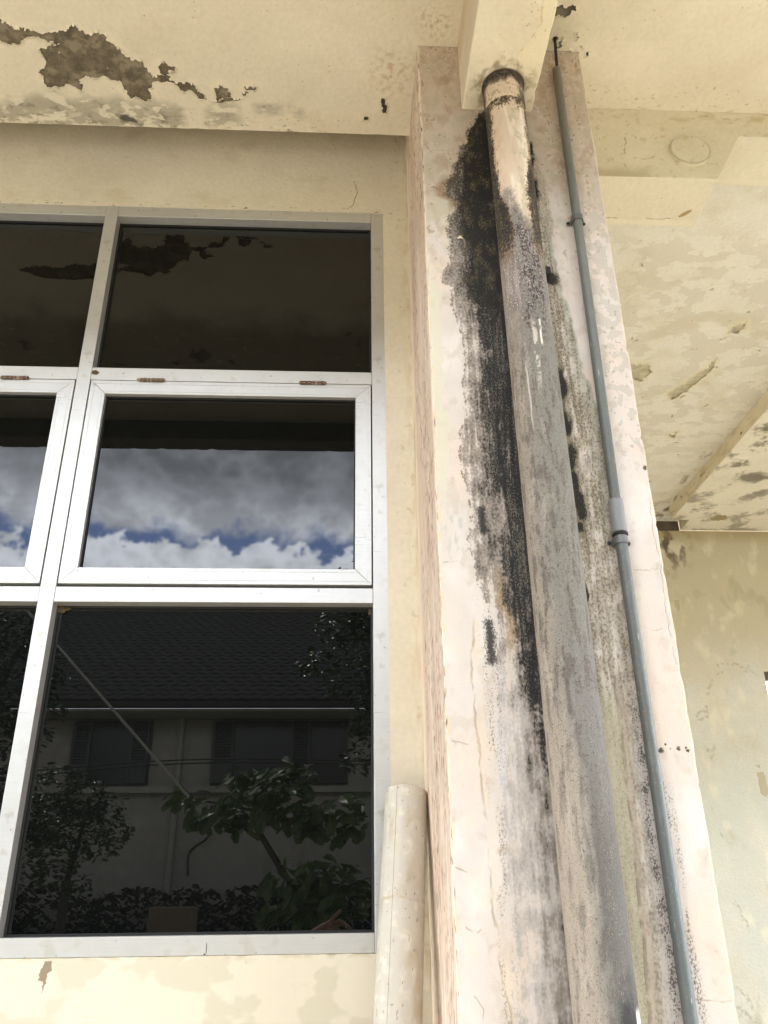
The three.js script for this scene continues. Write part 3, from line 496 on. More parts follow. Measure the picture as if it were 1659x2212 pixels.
// ---------------------------------------------------------------- building helpers
const numbers = {};
const numbered = (n) => { const k = (numbers[n] = (numbers[n] ?? -1) + 1); return k ? n + '_' + String(k).padStart(3, '0') : n; };
function tag(o, label, category, group) { o.userData.label = label; if (category) o.userData.category = category; if (group) o.userData.group = group; return o; }
function thing(name, label, category, [x, y, z] = [0, 0, 0], group) {
  const g = new THREE.Group(); g.name = numbered(name); g.position.set(x, y, z); scene.add(g); return tag(g, label, category, group);
}
function mesh(name, geo, mat, parent) {
  const list = Array.isArray(geo) ? geo : [geo];
  const m = new THREE.Mesh(list.length > 1 ? mergeGeometries(list.map((g) => { const q = g.index ? g.toNonIndexed() : g; for (const k of Object.keys(q.attributes)) if (!['position', 'normal', 'uv'].includes(k)) q.deleteAttribute(k); return q; })) : list[0], mat);
  m.name = parent ? name : numbered(name); m.castShadow = m.receiveShadow = true; (parent ?? scene).add(m); return m;
}
function struct(name, geo, mat, label) { const m = mesh(name, geo, mat); m.userData.kind = 'structure'; if (label) m.userData.label = label; return m; }
//  planar uv in world metres by the way each face points, scaled into the rectangle of the material
function uvBy(geo, mat, dx = 0, dy = 0, dz = 0) {
  const p = geo.attributes.position, n = geo.attributes.normal, uv = new Float32Array(p.count * 2), r = RECT.get(mat) ?? [0, 1, 0, 1];
  for (let i = 0; i < p.count; i++) {
    const ax = Math.abs(n.getX(i)), ay = Math.abs(n.getY(i)), az = Math.abs(n.getZ(i));
    const x = p.getX(i) + dx, y = p.getY(i) + dy, z = p.getZ(i) + dz;
    const [u, v] = ax > ay && ax > az ? [z, y] : ay > az ? [x, z] : [x, y];
    uv[2 * i] = (u - r[0]) / (r[1] - r[0]); uv[2 * i + 1] = (v - r[2]) / (r[3] - r[2]);
  }
  geo.setAttribute('uv', new THREE.BufferAttribute(uv, 2)); return geo;
}
function box(x0, x1, y0, y1, z0, z1, r = 0.0015) {
  const g = r ? new RoundedBoxGeometry(x1 - x0, y1 - y0, z1 - z0, 1, r) : new THREE.BoxGeometry(x1 - x0, y1 - y0, z1 - z0);
  g.clearGroups(); g.translate((x0 + x1) / 2, (y0 + y1) / 2, (z0 + z1) / 2); return g;
}
//  a cast prism along one axis with worn, slightly wavy arrises; one material per long side (+b, +a, -b, -a)
function prism(axis, [l0, l1], [a0, a1], [b0, b1], mats, { r = 0.008, n = 160, amp = 0.0012, chip = 0.004, seed = 1, m = 8 } = {}) {
  const pos = [], idx = [], uv = [], groups = [];
  const place = (l, a, b) => (axis === 'y' ? [a, l, b] : axis === 'z' ? [a, b, l] : [l, b, a]);
  const corners = [[a1 - r, b1 - r, 0], [a1 - r, b0 + r, 3], [a0 + r, b0 + r, 2], [a0 + r, b1 - r, 1]];
  const arc = (c, t) => { const ang = t; return [c[0] + r * Math.cos(ang), c[1] + r * Math.sin(ang), Math.cos(ang), Math.sin(ang), 1]; };
  const Q = Math.PI / 2;
  const sides = [
    [corners[3], 3 * Q / 2 + 0, Q, corners[0], Q, Q / 2],
    [corners[0], Q / 2, 0, corners[1], 0, -Q / 2],
    [corners[1], -Q / 2, -Q, corners[2], -Q, -3 * Q / 2],
    [corners[2], 5 * Q / 2, 2 * Q, corners[3], 2 * Q, 3 * Q / 2]];
  let around = 0;
  sides.forEach(([c0, t0, t1, c1, t2, t3], si) => {
    const row = [];
    for (let i = 0; i <= 3; i++) row.push(arc(c0, mix(t0, t1, i / 3)));
    for (let i = 1; i < m; i++) { const p = arc(c0, t1), q = arc(c1, t2), t = i / m; row.push([mix(p[0], q[0], t), mix(p[1], q[1], t), p[2], p[3], 0]); }
    for (let i = 0; i <= 3; i++) row.push(arc(c1, mix(t2, t3, i / 3)));
    const start = pos.length / 3, g0 = idx.length, rect = RECT.get(mats[si]) ?? [0, 1, 0, 1];
    let s = around; const ss = row.map((p, i) => (i ? (s += Math.hypot(p[0] - row[i - 1][0], p[1] - row[i - 1][1])) : s)); around = s;
    const total = 2 * (a1 - a0 + b1 - b0) - 8 * r + 2 * Math.PI * r;
    for (let j = 0; j <= n; j++) for (let i = 0; i < row.length; i++) {
      const [pa, pb, na, nb, cor] = row[i], l = mix(l0, l1, j / n), k = (ss[i] / total) * 2 * Math.PI;
      const w = amp * fbm(Math.cos(k) * 2.2 + l * 6, Math.sin(k) * 2.2 + l * 5, 3, seed) * 2;
      const near = cor ? 1 : 0, c = near * chip * sm(0.15, 0.6, fbm(l * 24 + Math.round(k * 2) * 9, Math.round(k * 2) * 5.3, 3, seed + 2));
      const q = place(l, pa + na * (w - c), pb + nb * (w - c)); pos.push(...q);
      const main = [[0, 1], [1, 0], [0, -1], [-1, 0]][si], nAx = axis === 'y' ? (main[0] ? 'x' : 'z') : axis === 'z' ? (main[0] ? 'x' : 'y') : (main[0] ? 'z' : 'y');
      const [u, v] = nAx === 'x' ? [q[2], q[1]] : nAx === 'y' ? [q[0], q[2]] : [q[0], q[1]];
      uv.push((u - rect[0]) / (rect[1] - rect[0]), (v - rect[2]) / (rect[3] - rect[2]));
    }
    const W = row.length;
    for (let j = 0; j < n; j++) for (let i = 0; i < W - 1; i++) {
      const A = start + j * W + i, B = A + 1, C = A + W, D = C + 1;
      idx.push(A, B, D, A, D, C);
    }
    groups.push([g0, idx.length - g0, si]);
  });
  const geo = new THREE.BufferGeometry();
  geo.setAttribute('position', new THREE.Float32BufferAttribute(pos, 3)); geo.setAttribute('uv', new THREE.Float32BufferAttribute(uv, 2)); geo.setIndex(idx);
  geo.computeVertexNormals();
  // make the faces point outward
  const v = new THREE.Vector3(), nn = new THREE.Vector3(), mid = new THREE.Vector3(...place((l0 + l1) / 2, (a0 + a1) / 2, (b0 + b1) / 2));
  const t = Math.floor(n / 2) * (3 + m + 4) + 6; v.fromBufferAttribute(geo.attributes.position, t).sub(mid); nn.fromBufferAttribute(geo.attributes.normal, t);
  if (v.dot(nn) < 0) { for (let i = 0; i < idx.length; i += 3) { const s = idx[i]; idx[i] = idx[i + 1]; idx[i + 1] = s; } geo.setIndex(idx); geo.computeVertexNormals(); }
  const uniq = [...new Set(mats)];
  if (uniq.length > 1) for (const [s, c, si] of groups) geo.addGroup(s, c, uniq.indexOf(mats[si]));
  return [geo, uniq.length > 1 ? uniq : uniq[0]];
}
function tube(points, r, seg = 24, rad = 10) { return new THREE.TubeGeometry(new THREE.CatmullRomCurve3(points.map((p) => new THREE.Vector3(...p))), seg, r, rad, false); }
function rod(a, b, r0, r1 = r0, rad = 16) {
  const A = new THREE.Vector3(...a), B = new THREE.Vector3(...b), g = new THREE.CylinderGeometry(r1, r0, A.distanceTo(B), rad, 1);
  g.applyQuaternion(new THREE.Quaternion().setFromUnitVectors(new THREE.Vector3(0, 1, 0), B.clone().sub(A).normalize())); g.translate(...A.clone().add(B).multiplyScalar(0.5).toArray()); return g;
}

// ---------------------------------------------------------------- setting: ground, walls, ceilings
{
  const M_ground = surface('yard concrete', 512, 512, [0, 6, 0, 6], (x, y, o) => { set(o, [172, 165, 150]); const a = fbm(x * 2, y * 2, 4, 3); shade(o, 1 + 0.12 * a + 0.06 * noise(x * 40, y * 40, 4)); put(o, [120, 118, 94], 0.45 * sm(0.0, 0.4, fbm(x * 5, y * 5, 3, 6))); o[3] = 0.5 + 0.3 * noise(x * 40, y * 40, 4); });
  const g = new THREE.PlaneGeometry(700, 700, 1, 1); g.rotateX(-Math.PI / 2); uvBy(g, M_ground);
  struct('ground', g, M_ground, 'bare concrete yard in front of the building');
}
const H = 4.125;
{ // facade wall with the window opening
  const s = new THREE.Shape(); s.moveTo(-5.5, 0); s.lineTo(0.2318, 0); s.lineTo(0.2318, 4.47); s.lineTo(-5.5, 4.47); s.closePath();
  const h = new THREE.Path(), rag = (t, k) => 0.0022 * fbm(t * 30, 2, 3, k);
  const P = [];
  for (let i = 0; i <= 200; i++) { const x = mix(-1.9135, 0.1365, i / 200); P.push([x, 1.3785 + rag(x, 1)]); }
  for (let i = 1; i < 200; i++) { const y = mix(1.3785, 3.8985, i / 200); P.push([0.1365 + 0.4 * rag(y, 2), y]); }
  for (let i = 200; i >= 0; i--) { const x = mix(-1.9135, 0.1365, i / 200); P.push([x, 3.8985 + 1.6 * rag(x, 3) + 0.001 * noise(x * 90, 1, 4)]); }
  P.forEach(([x, y], i) => (i ? h.lineTo(x, y) : h.moveTo(x, y))); h.closePath(); s.holes.push(h);
  const g = new THREE.ExtrudeGeometry(s, { depth: 0.2, bevelEnabled: false }); g.translate(0, 0, -0.197); g.clearGroups(); uvBy(g, M_wall);
  tag(struct('wall', g, M_wall), 'cream painted plaster wall around the aluminium window');
}
{ // canopy slab: its inner edge stops short of the window wall; hole for the cable
  const s = new THREE.Shape(), pts = [];
  for (let i = 0; i <= 240; i++) { const x = mix(-5.5, 0.2315, i / 240); pts.push([x, 0.171 + 0.0035 * fbm(x * 22, 1, 4, 5)]); }
  pts.push([0.2315, 0.536], [0.7875, 0.536], [0.7875, 0.3165]);
  for (let i = 0; i <= 120; i++) { const x = mix(0.80, 8, i / 120); pts.push([x, 0.3175 + 0.003 * fbm(x * 22, 1, 4, 6)]); }
  pts.push([8, 1.885], [-5.5, 1.885]);
  pts.forEach(([x, z], i) => (i ? s.lineTo(x, z) : s.moveTo(x, z))); s.closePath();
  const hole = new THREE.Path(); hole.absarc(0.694, 0.578, 0.0105, 0, Math.PI * 2, true); s.holes.push(hole);
  const g = new THREE.ExtrudeGeometry(s, { depth: 0.345, bevelEnabled: false, curveSegments: 16 }); g.clearGroups();
  const p = g.attributes.position; for (let i = 0; i < p.count; i++) { const X = p.getX(i), Y = p.getY(i), Z = p.getZ(i); p.setXYZ(i, X, H + Z, Y); }
  const a = p.array, n = g.attributes.normal; for (let i = 0; i < p.count; i += 3) for (let k = 0; k < 3; k++) { const t = a[(i + 1) * 3 + k]; a[(i + 1) * 3 + k] = a[(i + 2) * 3 + k]; a[(i + 2) * 3 + k] = t; }
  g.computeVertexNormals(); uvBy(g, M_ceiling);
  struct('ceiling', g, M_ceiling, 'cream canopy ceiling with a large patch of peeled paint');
  const [eg, em] = prism('x', [-5.5, 8], [1.886, 2.022], [4.0, 4.50], [M_plain, M_plain, M_bareAndShade, M_bareAndShade], { n: 400, r: 0.01, chip: 0.012, seed: 4 });  // dark inner face and underside: their shade and mould put into the colour
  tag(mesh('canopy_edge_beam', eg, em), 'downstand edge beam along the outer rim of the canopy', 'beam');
}
//  lifted lips of paint along the rim of a peeled patch on a ceiling at height y0
function paintFlakes(name, dist, [x0, x1, z0, z1], y0, mat, parent, seed, big = 1) {
  const r = rand(seed), pos = [], uv = [], R = RECT.get(mat);
  for (let x = x0; x < x1; x += 0.006) for (let z = z0; z < z1; z += 0.006) {
    const px = x + r() * 0.006, pz = z + r() * 0.006, d = dist(px, pz), k = r();
    if (Math.abs(d - 0.002) > 0.003 || k > 0.55) continue;
    const e = 0.003, gx = dist(px + e, pz) - dist(px - e, pz), gz = dist(px, pz + e) - dist(px, pz - e), gl = Math.hypot(gx, gz) || 1, nx = gx / gl, nz = gz / gl;
    const len = (0.003 + 0.009 * r() * r()) * big, wid = (0.006 + 0.012 * r()) * big, drop = (0.001 + 0.007 * r() * r()) * big, tw = (r() - 0.5) * 0.8, rows = [];
    for (let i = 0; i <= 3; i++) { const t = i / 3, w = wid * (1 - 0.45 * t * t) * 0.5, l = 0.005 - (len + 0.003) * t, y = y0 - 0.0006 - drop * t * t; rows.push([px + nx * l - nz * w, y - tw * w * t, pz + nz * l + nx * w, px + nx * l + nz * w, y + Math.min(0, tw * w * t), pz + nz * l - nx * w]); }
    for (let i = 0; i < 3; i++) { const A = rows[i].slice(0, 3), B = rows[i].slice(3), C = rows[i + 1].slice(0, 3), D = rows[i + 1].slice(3); for (const q of [A, B, D, A, D, C]) { pos.push(...q); uv.push((px + nx * 0.02 - R[0]) / (R[1] - R[0]), (pz + nz * 0.02 - R[2]) / (R[3] - R[2])); } }
  }
  const g = new THREE.BufferGeometry(); g.setAttribute('position', new THREE.Float32BufferAttribute(pos, 3)); g.setAttribute('uv', new THREE.Float32BufferAttribute(uv, 2)); g.computeVertexNormals();
  const m = mesh(name, g, mat, parent); m.userData.kind = 'stuff'; return m;
}
const ceilPeel = (x, z) => { const wx = x + 0.009 * fbm(x * 42, z * 42, 4, 7), wz = z + 0.009 * fbm(x * 42, z * 42, 4, 9); return Math.min(peelMain(wx, wz), ...peelBits.map((f) => f(wx, wz))); };
paintFlakes('paint_flakes', ceilPeel, [-1.45, 0.85, 0.22, 0.72], H, M_ceiling, scene.getObjectByName('ceiling'), 21);
// building body above and behind, so that daylight comes in only where the place is open
{
  const shell = [box(-5.5, 8, 4.475, 8, -9, 0.02, 0), box(-5.5, 8, 4.4705, 4.6, 0.021, 0.6, 0), box(0.80, 8, 4.275, 4.47, -3.6, 0.0, 0), box(-5.5, 0.2, 4.2, 4.47, -9, -0.2, 0)];
  shell.forEach((g) => uvBy(g, M_plain)); struct('upper_building', shell, M_plain, 'upper storey of the cream building above the canopy');
  const room = [box(0.235, 0.43, 0, 4.27, -9, -0.2, 0), box(-5.5, -5.3, 0, 4.2, -9, -0.2, 0), box(-5.3, 0.235, 0, 4.2, -9.2, -9, 0)]; room.forEach((g) => uvBy(g, M_plain)); struct('side_wall', room, M_plain, 'cream inner walls of the building behind the window');
}
{ // porch ceiling, rib, lower slab, rear wall
  const g1 = box(0.432, 2.5695, H, 4.27, -3.42, 0.089, 0); uvBy(g1, M_porchCeil); struct('porch_ceiling', g1, M_porchCeil, 'flaking two-tone cream ceiling of the porch right of the column');
  const [rg, rm] = prism('z', [-3.06, 0.088], [2.413, 2.57], [4.028, 4.2], [M_plain, M_plain, M_porchCeil2, M_rib], { n: 120, r: 0.004, chip: 0.004, amp: 0.002, seed: 9 });
  paintFlakes('paint_flakes', (x, z) => Math.min(...flakeHoles.map((h) => h(x + 0.012 * fbm(x * 22, z * 22, 3, 40), z + 0.02 * fbm(x * 22, z * 22, 3, 41)))), [1.38, 2.12, -2.1, -0.02], H, M_porchCeil, scene.getObjectByName('porch_ceiling'), 22, 1.8);
  tag(mesh('porch_rib', rg, rm), 'narrow ceiling rib running back to the porch wall', 'beam');
  const g2 = box(2.571, 8, 4.045, 4.2, -3.288, 0.088, 0); uvBy(g2, M_porchCeil2); struct('porch_far_ceiling', g2, M_porchCeil2, 'mould stained ceiling bay beyond the porch rib');
  const s = new THREE.Shape(); s.moveTo(0.432, 0); s.lineTo(8, 0); s.lineTo(8, 4.04); s.lineTo(0.432, 4.04); s.closePath();
  const h = new THREE.Path(); h.moveTo(2.995, 1.1); h.lineTo(5.4, 1.1); h.lineTo(5.4, 2.95); h.lineTo(2.995, 2.95); h.closePath(); s.holes.push(h);
  const g = new THREE.ExtrudeGeometry(s, { depth: 0.2, bevelEnabled: false }); g.translate(0, 0, -3.49); g.clearGroups(); uvBy(g, M_porchWall);
  struct('porch_wall', g, M_porchWall, 'stained greenish cream rear wall of the porch');
  const b = box(0.432, 2.5695, 4.041, 4.124, -3.46, -3.30, 0); uvBy(b, M_bareAndShade); tag(mesh('wall_plate', b, M_bareAndShade), 'dark bare concrete strip between porch wall top and ceiling', 'concrete strip');
  const w = thing('opening_frame', 'dark frame at the top corner of the bright porch opening', 'window frame', [2.995, 1.1, -3.33]);
  mesh('head', box(0.001, 2.4, 1.80, 1.849, -0.05, 0.02), M_bareAndShade, w); mesh('jamb', box(0.001, 0.012, 0.001, 1.80, -0.05, 0.0), M_plain, w);
}
{ // front beam of the porch: deeper next to the column, with a slanting step up
  const g = thing('porch_beam', 'cream porch beam right of the column with a round cover', 'beam', [0.79, 3.785, 0.09]);
  const s = new THREE.Shape(); s.moveTo(0, 0); s.lineTo(0.512, 0); s.lineTo(0.632, 0.218); s.lineTo(7.2, 0.218); s.lineTo(7.2, 0.48); s.lineTo(0, 0.48); s.closePath();
  const e = new THREE.ExtrudeGeometry(s, { depth: 0.219, bevelEnabled: true, bevelThickness: 0.004, bevelSize: 0.004, bevelOffset: -0.004, bevelSegments: 2 }); e.translate(0, 0, 0.004); e.clearGroups();
  const p = e.attributes.position, n = e.attributes.normal, idx = []; const q = e.index ? e.toNonIndexed() : e;
  // two materials: underside and face
  const P = q.attributes.position, N = q.attributes.normal, order = [[], []];
  for (let i = 0; i < P.count; i += 3) order[N.getY(i) < -0.5 ? 1 : 0].push(i, i + 1, i + 2);
  q.setIndex([...order[0], ...order[1]]);
  const uv = new Float32Array(P.count * 2);
  for (const k of [0, 1]) { const r = RECT.get(k ? M_porchSoffit : M_porchBeam); for (const i of order[k]) { const x = P.getX(i) + 0.79, y = P.getY(i) + 3.785, z = P.getZ(i) + 0.09; uv[2 * i] = (x - r[0]) / (r[1] - r[0]); uv[2 * i + 1] = ((k ? z : y) - r[2]) / (r[3] - r[2]); } }
  q.setAttribute('uv', new THREE.BufferAttribute(uv, 2)); q.clearGroups(); q.addGroup(0, order[0].length, 0); q.addGroup(order[0].length, order[1].length, 1);
  mesh('beam_body', q, [M_porchBeam, M_porchSoffit], g);
  const c = new THREE.LatheGeometry([[0, 0.012], [0.060, 0.012], [0.0655, 0.0105], [0.0675, 0.0085], [0.069, 0.0115], [0.0715, 0.0115], [0.0745, 0.008], [0.0755, -0.004]].map(([a, b]) => new THREE.Vector2(a, b)), 48); c.rotateX(Math.PI / 2);
  const cp = c.attributes.position; for (let i = 0; i < cp.count; i++) { const ang = Math.atan2(cp.getY(i), cp.getX(i)); cp.setZ(i, cp.getZ(i) + 0.004 * Math.cos(ang + 0.8) * Math.hypot(cp.getX(i), cp.getY(i)) / 0.075); }
  c.computeVertexNormals(); c.translate(1.222 - 0.79, 3.918 - 3.785, 0.318 - 0.09); uvBy(c, M_porchBeam, 0.79, 3.785, 0.09);
  mesh('round_cover', c, M_porchBeam, g);
}

// ---------------------------------------------------------------- column and canopy beam
{
  const [g, m] = prism('y', [0, 4.465], [0.232, 0.787], [-0.19, 0.535], [M_column, M_plain, M_plain, M_flank], { r: 0.007, n: 420, amp: 0.0016, chip: 0.006, seed: 2, m: 10 });
  tag(mesh('column', g, m), 'pinkish white plastered column streaked with black mould', 'column');
  const [bg, bm] = prism('z', [0.536, 1.886], [0.367, 0.597], [3.824, H + 0.02], [M_beam, M_beamSide, M_beam, M_beamSide], { r: 0.006, n: 140, amp: 0.0015, chip: 0.004, seed: 3 });
  tag(mesh('canopy_beam', bg, bm), 'cream canopy beam running out from the top of the column', 'beam');
}

// ---------------------------------------------------------------- window
{
  const W = thing('aluminium_window', 'silver aluminium window with dark tinted panes and hinged upper sashes', 'window', [0, 0, 0]);
  const bar = (name, x0, x1, y0, y1, z0 = -0.075, z1 = 0.001, parent = W) => { const g = box(x0, x1, y0, y1, z0, z1); uvBy(g, M_alu); return mesh(name, g, M_alu, parent); };
  const X = [[-1.867, -0.912], [-0.865, 0.090]];
  bar('jamb', 0.0905, 0.138, 1.378, 3.903); bar('jamb', -1.915, -1.8675, 1.378, 3.903); bar('mullion', -0.9115, -0.8655, 1.379, 3.902, -0.075, 0.0025);
  for (const [a, b] of X) {
    bar('head', a, b, 3.850, 3.902); bar('sill', a, b, 1.379, 1.4255); bar('transom', a, b, 3.1125, 3.1625); bar('transom', a, b, 2.3205, 2.3685);
    // glazing beads and panes
    for (const [y0, y1] of [[3.163, 3.8495], [1.426, 2.320]]) {
      const fr = []; for (const [p, q, r, s] of [[a, a + 0.006, y0, y1], [b - 0.006, b, y0, y1], [a + 0.006, b - 0.006, y0, y0 + 0.006], [a + 0.006, b - 0.006, y1 - 0.006, y1]]) fr.push(box(p, q, r, s, -0.052, -0.038, 0));
      mesh('gasket', fr, M_gasket, W);
      mesh('pane', box(a + 0.0005, b - 0.0005, y0 + 0.0005, y1 - 0.0005, -0.050, -0.044, 0), M_glass, W);
    }
    // top hung sash
    const S = new THREE.Group(); S.name = 'sash'; S.position.set((a + b) / 2, 3.109, 0.003); W.add(S);
    const hw = (b - a) / 2 - 0.0035, top = 0, bot = -0.731, w = 0.0525, d = 0.05;
    const member = (name, pts) => {
      const s = new THREE.Shape(); pts.forEach(([x, y], i) => (i ? s.lineTo(x, y) : s.moveTo(x, y))); s.closePath();
      const g = new THREE.ExtrudeGeometry(s, { depth: d - 0.004, bevelEnabled: true, bevelThickness: 0.002, bevelSize: 0.0012, bevelOffset: -0.0014, bevelSegments: 2 }); g.translate(0, 0, -d + 0.002); g.clearGroups(); uvBy(g, M_alu, 0.13, 0.07); mesh(name, g, M_alu, S);
    };
    member('rail', [[-hw, top], [hw, top], [hw - w, top - w], [-hw + w, top - w]]); member('rail', [[-hw + w, bot + w], [hw - w, bot + w], [hw, bot], [-hw, bot]]);
    member('stile', [[-hw, top], [-hw + w, top - w], [-hw + w, bot + w], [-hw, bot]]); member('stile', [[hw, top], [hw, bot], [hw - w, bot + w], [hw - w, top - w]]);
    // shallow step along each member
    const lip = []; for (const f of [0.24, 0.80]) { const k = w * f, t = 0.0011; lip.push(box(-hw + k, hw - k, top - k - t, top - k + t, -0.003, 0.0013, 0), box(-hw + k, hw - k, bot + k - t, bot + k + t, -0.003, 0.0013, 0), box(-hw + k - t, -hw + k + t, bot + k + t, top - k - t, -0.003, 0.0013, 0), box(hw - k - t, hw - k + t, bot + k + t, top - k - t, -0.003, 0.0013, 0)); } lip.forEach((g) => uvBy(g, M_alu)); mesh('lip', lip, M_alu, S);
    mesh('gasket', [box(-hw + w - 0.004, -hw + w + 0.004, bot + w, top - w, -0.032, -0.017, 0), box(hw - w - 0.004, hw - w + 0.004, bot + w, top - w, -0.032, -0.017, 0), box(-hw + w, hw - w, top - w - 0.005, top - w + 0.004, -0.032, -0.017, 0), box(-hw + w, hw - w, bot + w - 0.004, bot + w + 0.003, -0.032, -0.017, 0)], M_gasket, S);
    mesh('pane', box(-hw + w - 0.003, hw - w + 0.003, bot + w - 0.003, top - w + 0.003, -0.030, -0.024, 0), M_glass, S);
    for (const hx of [-0.660 + 0.3875, -0.1123 + 0.3875]) {
      const kn = []; for (let k = 0; k < 5; k++) { const c = new THREE.CylinderGeometry(0.0062, 0.0062, 0.0168, 10); c.rotateZ(Math.PI / 2); c.translate(hx - 0.035 + k * 0.0175, 0.002, 0.005); kn.push(c); }
      kn.push(box(hx - 0.043, hx + 0.043, -0.0035, 0.009, -0.002, 0.0035, 0.0008)); const pin = new THREE.CylinderGeometry(0.0035, 0.0035, 0.094, 8); pin.rotateZ(Math.PI / 2); pin.translate(hx, 0.002, 0.005); kn.push(pin);
      kn.forEach((g) => uvBy(g, M_rust)); const hm = mesh('hinge', kn, M_rust, S); hm.userData.label = 'rusty hinge';
    }
    mesh('backing', box(a, b, 2.369, 3.112, -0.07, -0.055, 0), M_dark, W);
  }
  const lump = (name, x, y, z, sx, sy, sz, seed) => { const g = new THREE.IcosahedronGeometry(1, 4), p = g.attributes.position; for (let i = 0; i < p.count; i++) { const k = 1 + 0.35 * fbm(p.getX(i) * 1.7 + 5, p.getY(i) * 1.7 + p.getZ(i), 3, seed); p.setXYZ(i, x + p.getX(i) * k * sx, y + p.getY(i) * k * sy, z + p.getZ(i) * k * sz); } g.computeVertexNormals(); uvBy(g, M_mud); return mesh(name, g, name === 'dirt_run' ? M_dark : M_mud, W); };
  lump('mud_lump', -0.8525, 3.1405, 0.003, 0.011, 0.008, 0.005, 2).rotation.z = 0;
  lump('mud_nest', -0.850, 2.308, -0.040, 0.014, 0.011, 0.008, 3); lump('mud_nest', -0.836, 2.312, -0.041, 0.012, 0.006, 0.006, 7); lump('mud_nest', 0.084, 2.307, -0.041, 0.007, 0.010, 0.006, 4);
  // run of dirt on the sill
  lump('dirt_run', -0.339, 1.395, 0.0008, 0.0012, 0.014, 0.0008, 5); lump('dirt_run', -0.343, 1.382, 0.0008, 0.0026, 0.002, 0.001, 6);
}

// ---------------------------------------------------------------- pipes
function pipeGeo(profile, seg, rect) {       // profile: (radius, height) pairs; uv = angle (0.5 faces +z), height
  const g = new THREE.LatheGeometry(profile.map(([r, y]) => new THREE.Vector2(r, y)), seg), p = g.attributes.position, uv = g.attributes.uv;
  g.rotateY(Math.PI);                        // seam to the back
  for (let i = 0; i < p.count; i++) uv.setY(i, (p.getY(i) - rect[2]) / (rect[3] - rect[2]));
  return g;
}
{
  const D = thing('drain_pipe', 'thick mould-blotched drain pipe running down the column front', 'drain pipe', [0.4985, 0, 0.617]);
  const rect = RECT.get(M_pipe), prof = [], prof2 = [];
  for (let i = 0; i <= 240; i++) { const y = mix(0, 3.714, i / 240); prof.push([0.0615 + 0.0006 * noise(y * 9, 1, 3), y]); } prof.push([0.0600, 3.7165], [0.056, 3.7165]);
  for (const [r, y] of [[0.056, 3.716], [0.0622, 3.7168], [0.0634, 3.722], [0.0634, 3.76], [0.0632, 3.80], [0.0645, 3.812], [0.0655, 3.826]]) prof2.push([r, y]);
  const lean = (g) => { const p = g.attributes.position; for (let i = 0; i < p.count; i++) { const y = p.getY(i); p.setX(i, p.getX(i) - 0.0050 * (y - 1.3)); } g.computeVertexNormals(); return g; };
  const flip = (g) => { const uv = g.attributes.uv; for (let i = 0; i < uv.count; i++) uv.setX(i, uv.getX(i)); return g; };
  mesh('pipe', lean(flip(pipeGeo(prof, 64, rect))), M_pipe, D); mesh('collar', lean(flip(pipeGeo(prof2, 64, rect))), M_pipe, D);
  const br = [box(0.03, 0.086, 3.118, 3.146, -0.082, -0.046, 0.003), box(0.055, 0.066, 3.122, 3.142, -0.05, -0.03, 0.002)]; mesh('bracket', br, M_black, D);
}
{
  const x1 = 0.1745, y1 = 1.765, z1 = 0.0605, tilt = Math.atan2(0.13, 0.5), dx = Math.atan2(0.038, 0.5), L = y1 / Math.cos(tilt) * 0.998;
  const P = thing('loose_pipe', 'short dusty grey plastic pipe leaning against wall and column', 'pipe', [x1, y1, z1]);
  P.rotation.set(-tilt, 0, -dx);
  const rect = RECT.get(M_lean), g = pipeGeo([[0.052, -L], [0.0565, -L], [0.0565, -L / 2], [0.0565, -0.003], [0.0555, -0.0008], [0.054, 0], [0.0525, -0.0008], [0.052, -0.004], [0.052, -L / 2], [0.052, -L]], 56, rect);
  const p = g.attributes.position, uv = g.attributes.uv; for (let i = 0; i < p.count; i++) uv.setY(i, (p.getY(i) + 1.77) / 1.8);
  mesh('tube', g, M_lean, P);
}
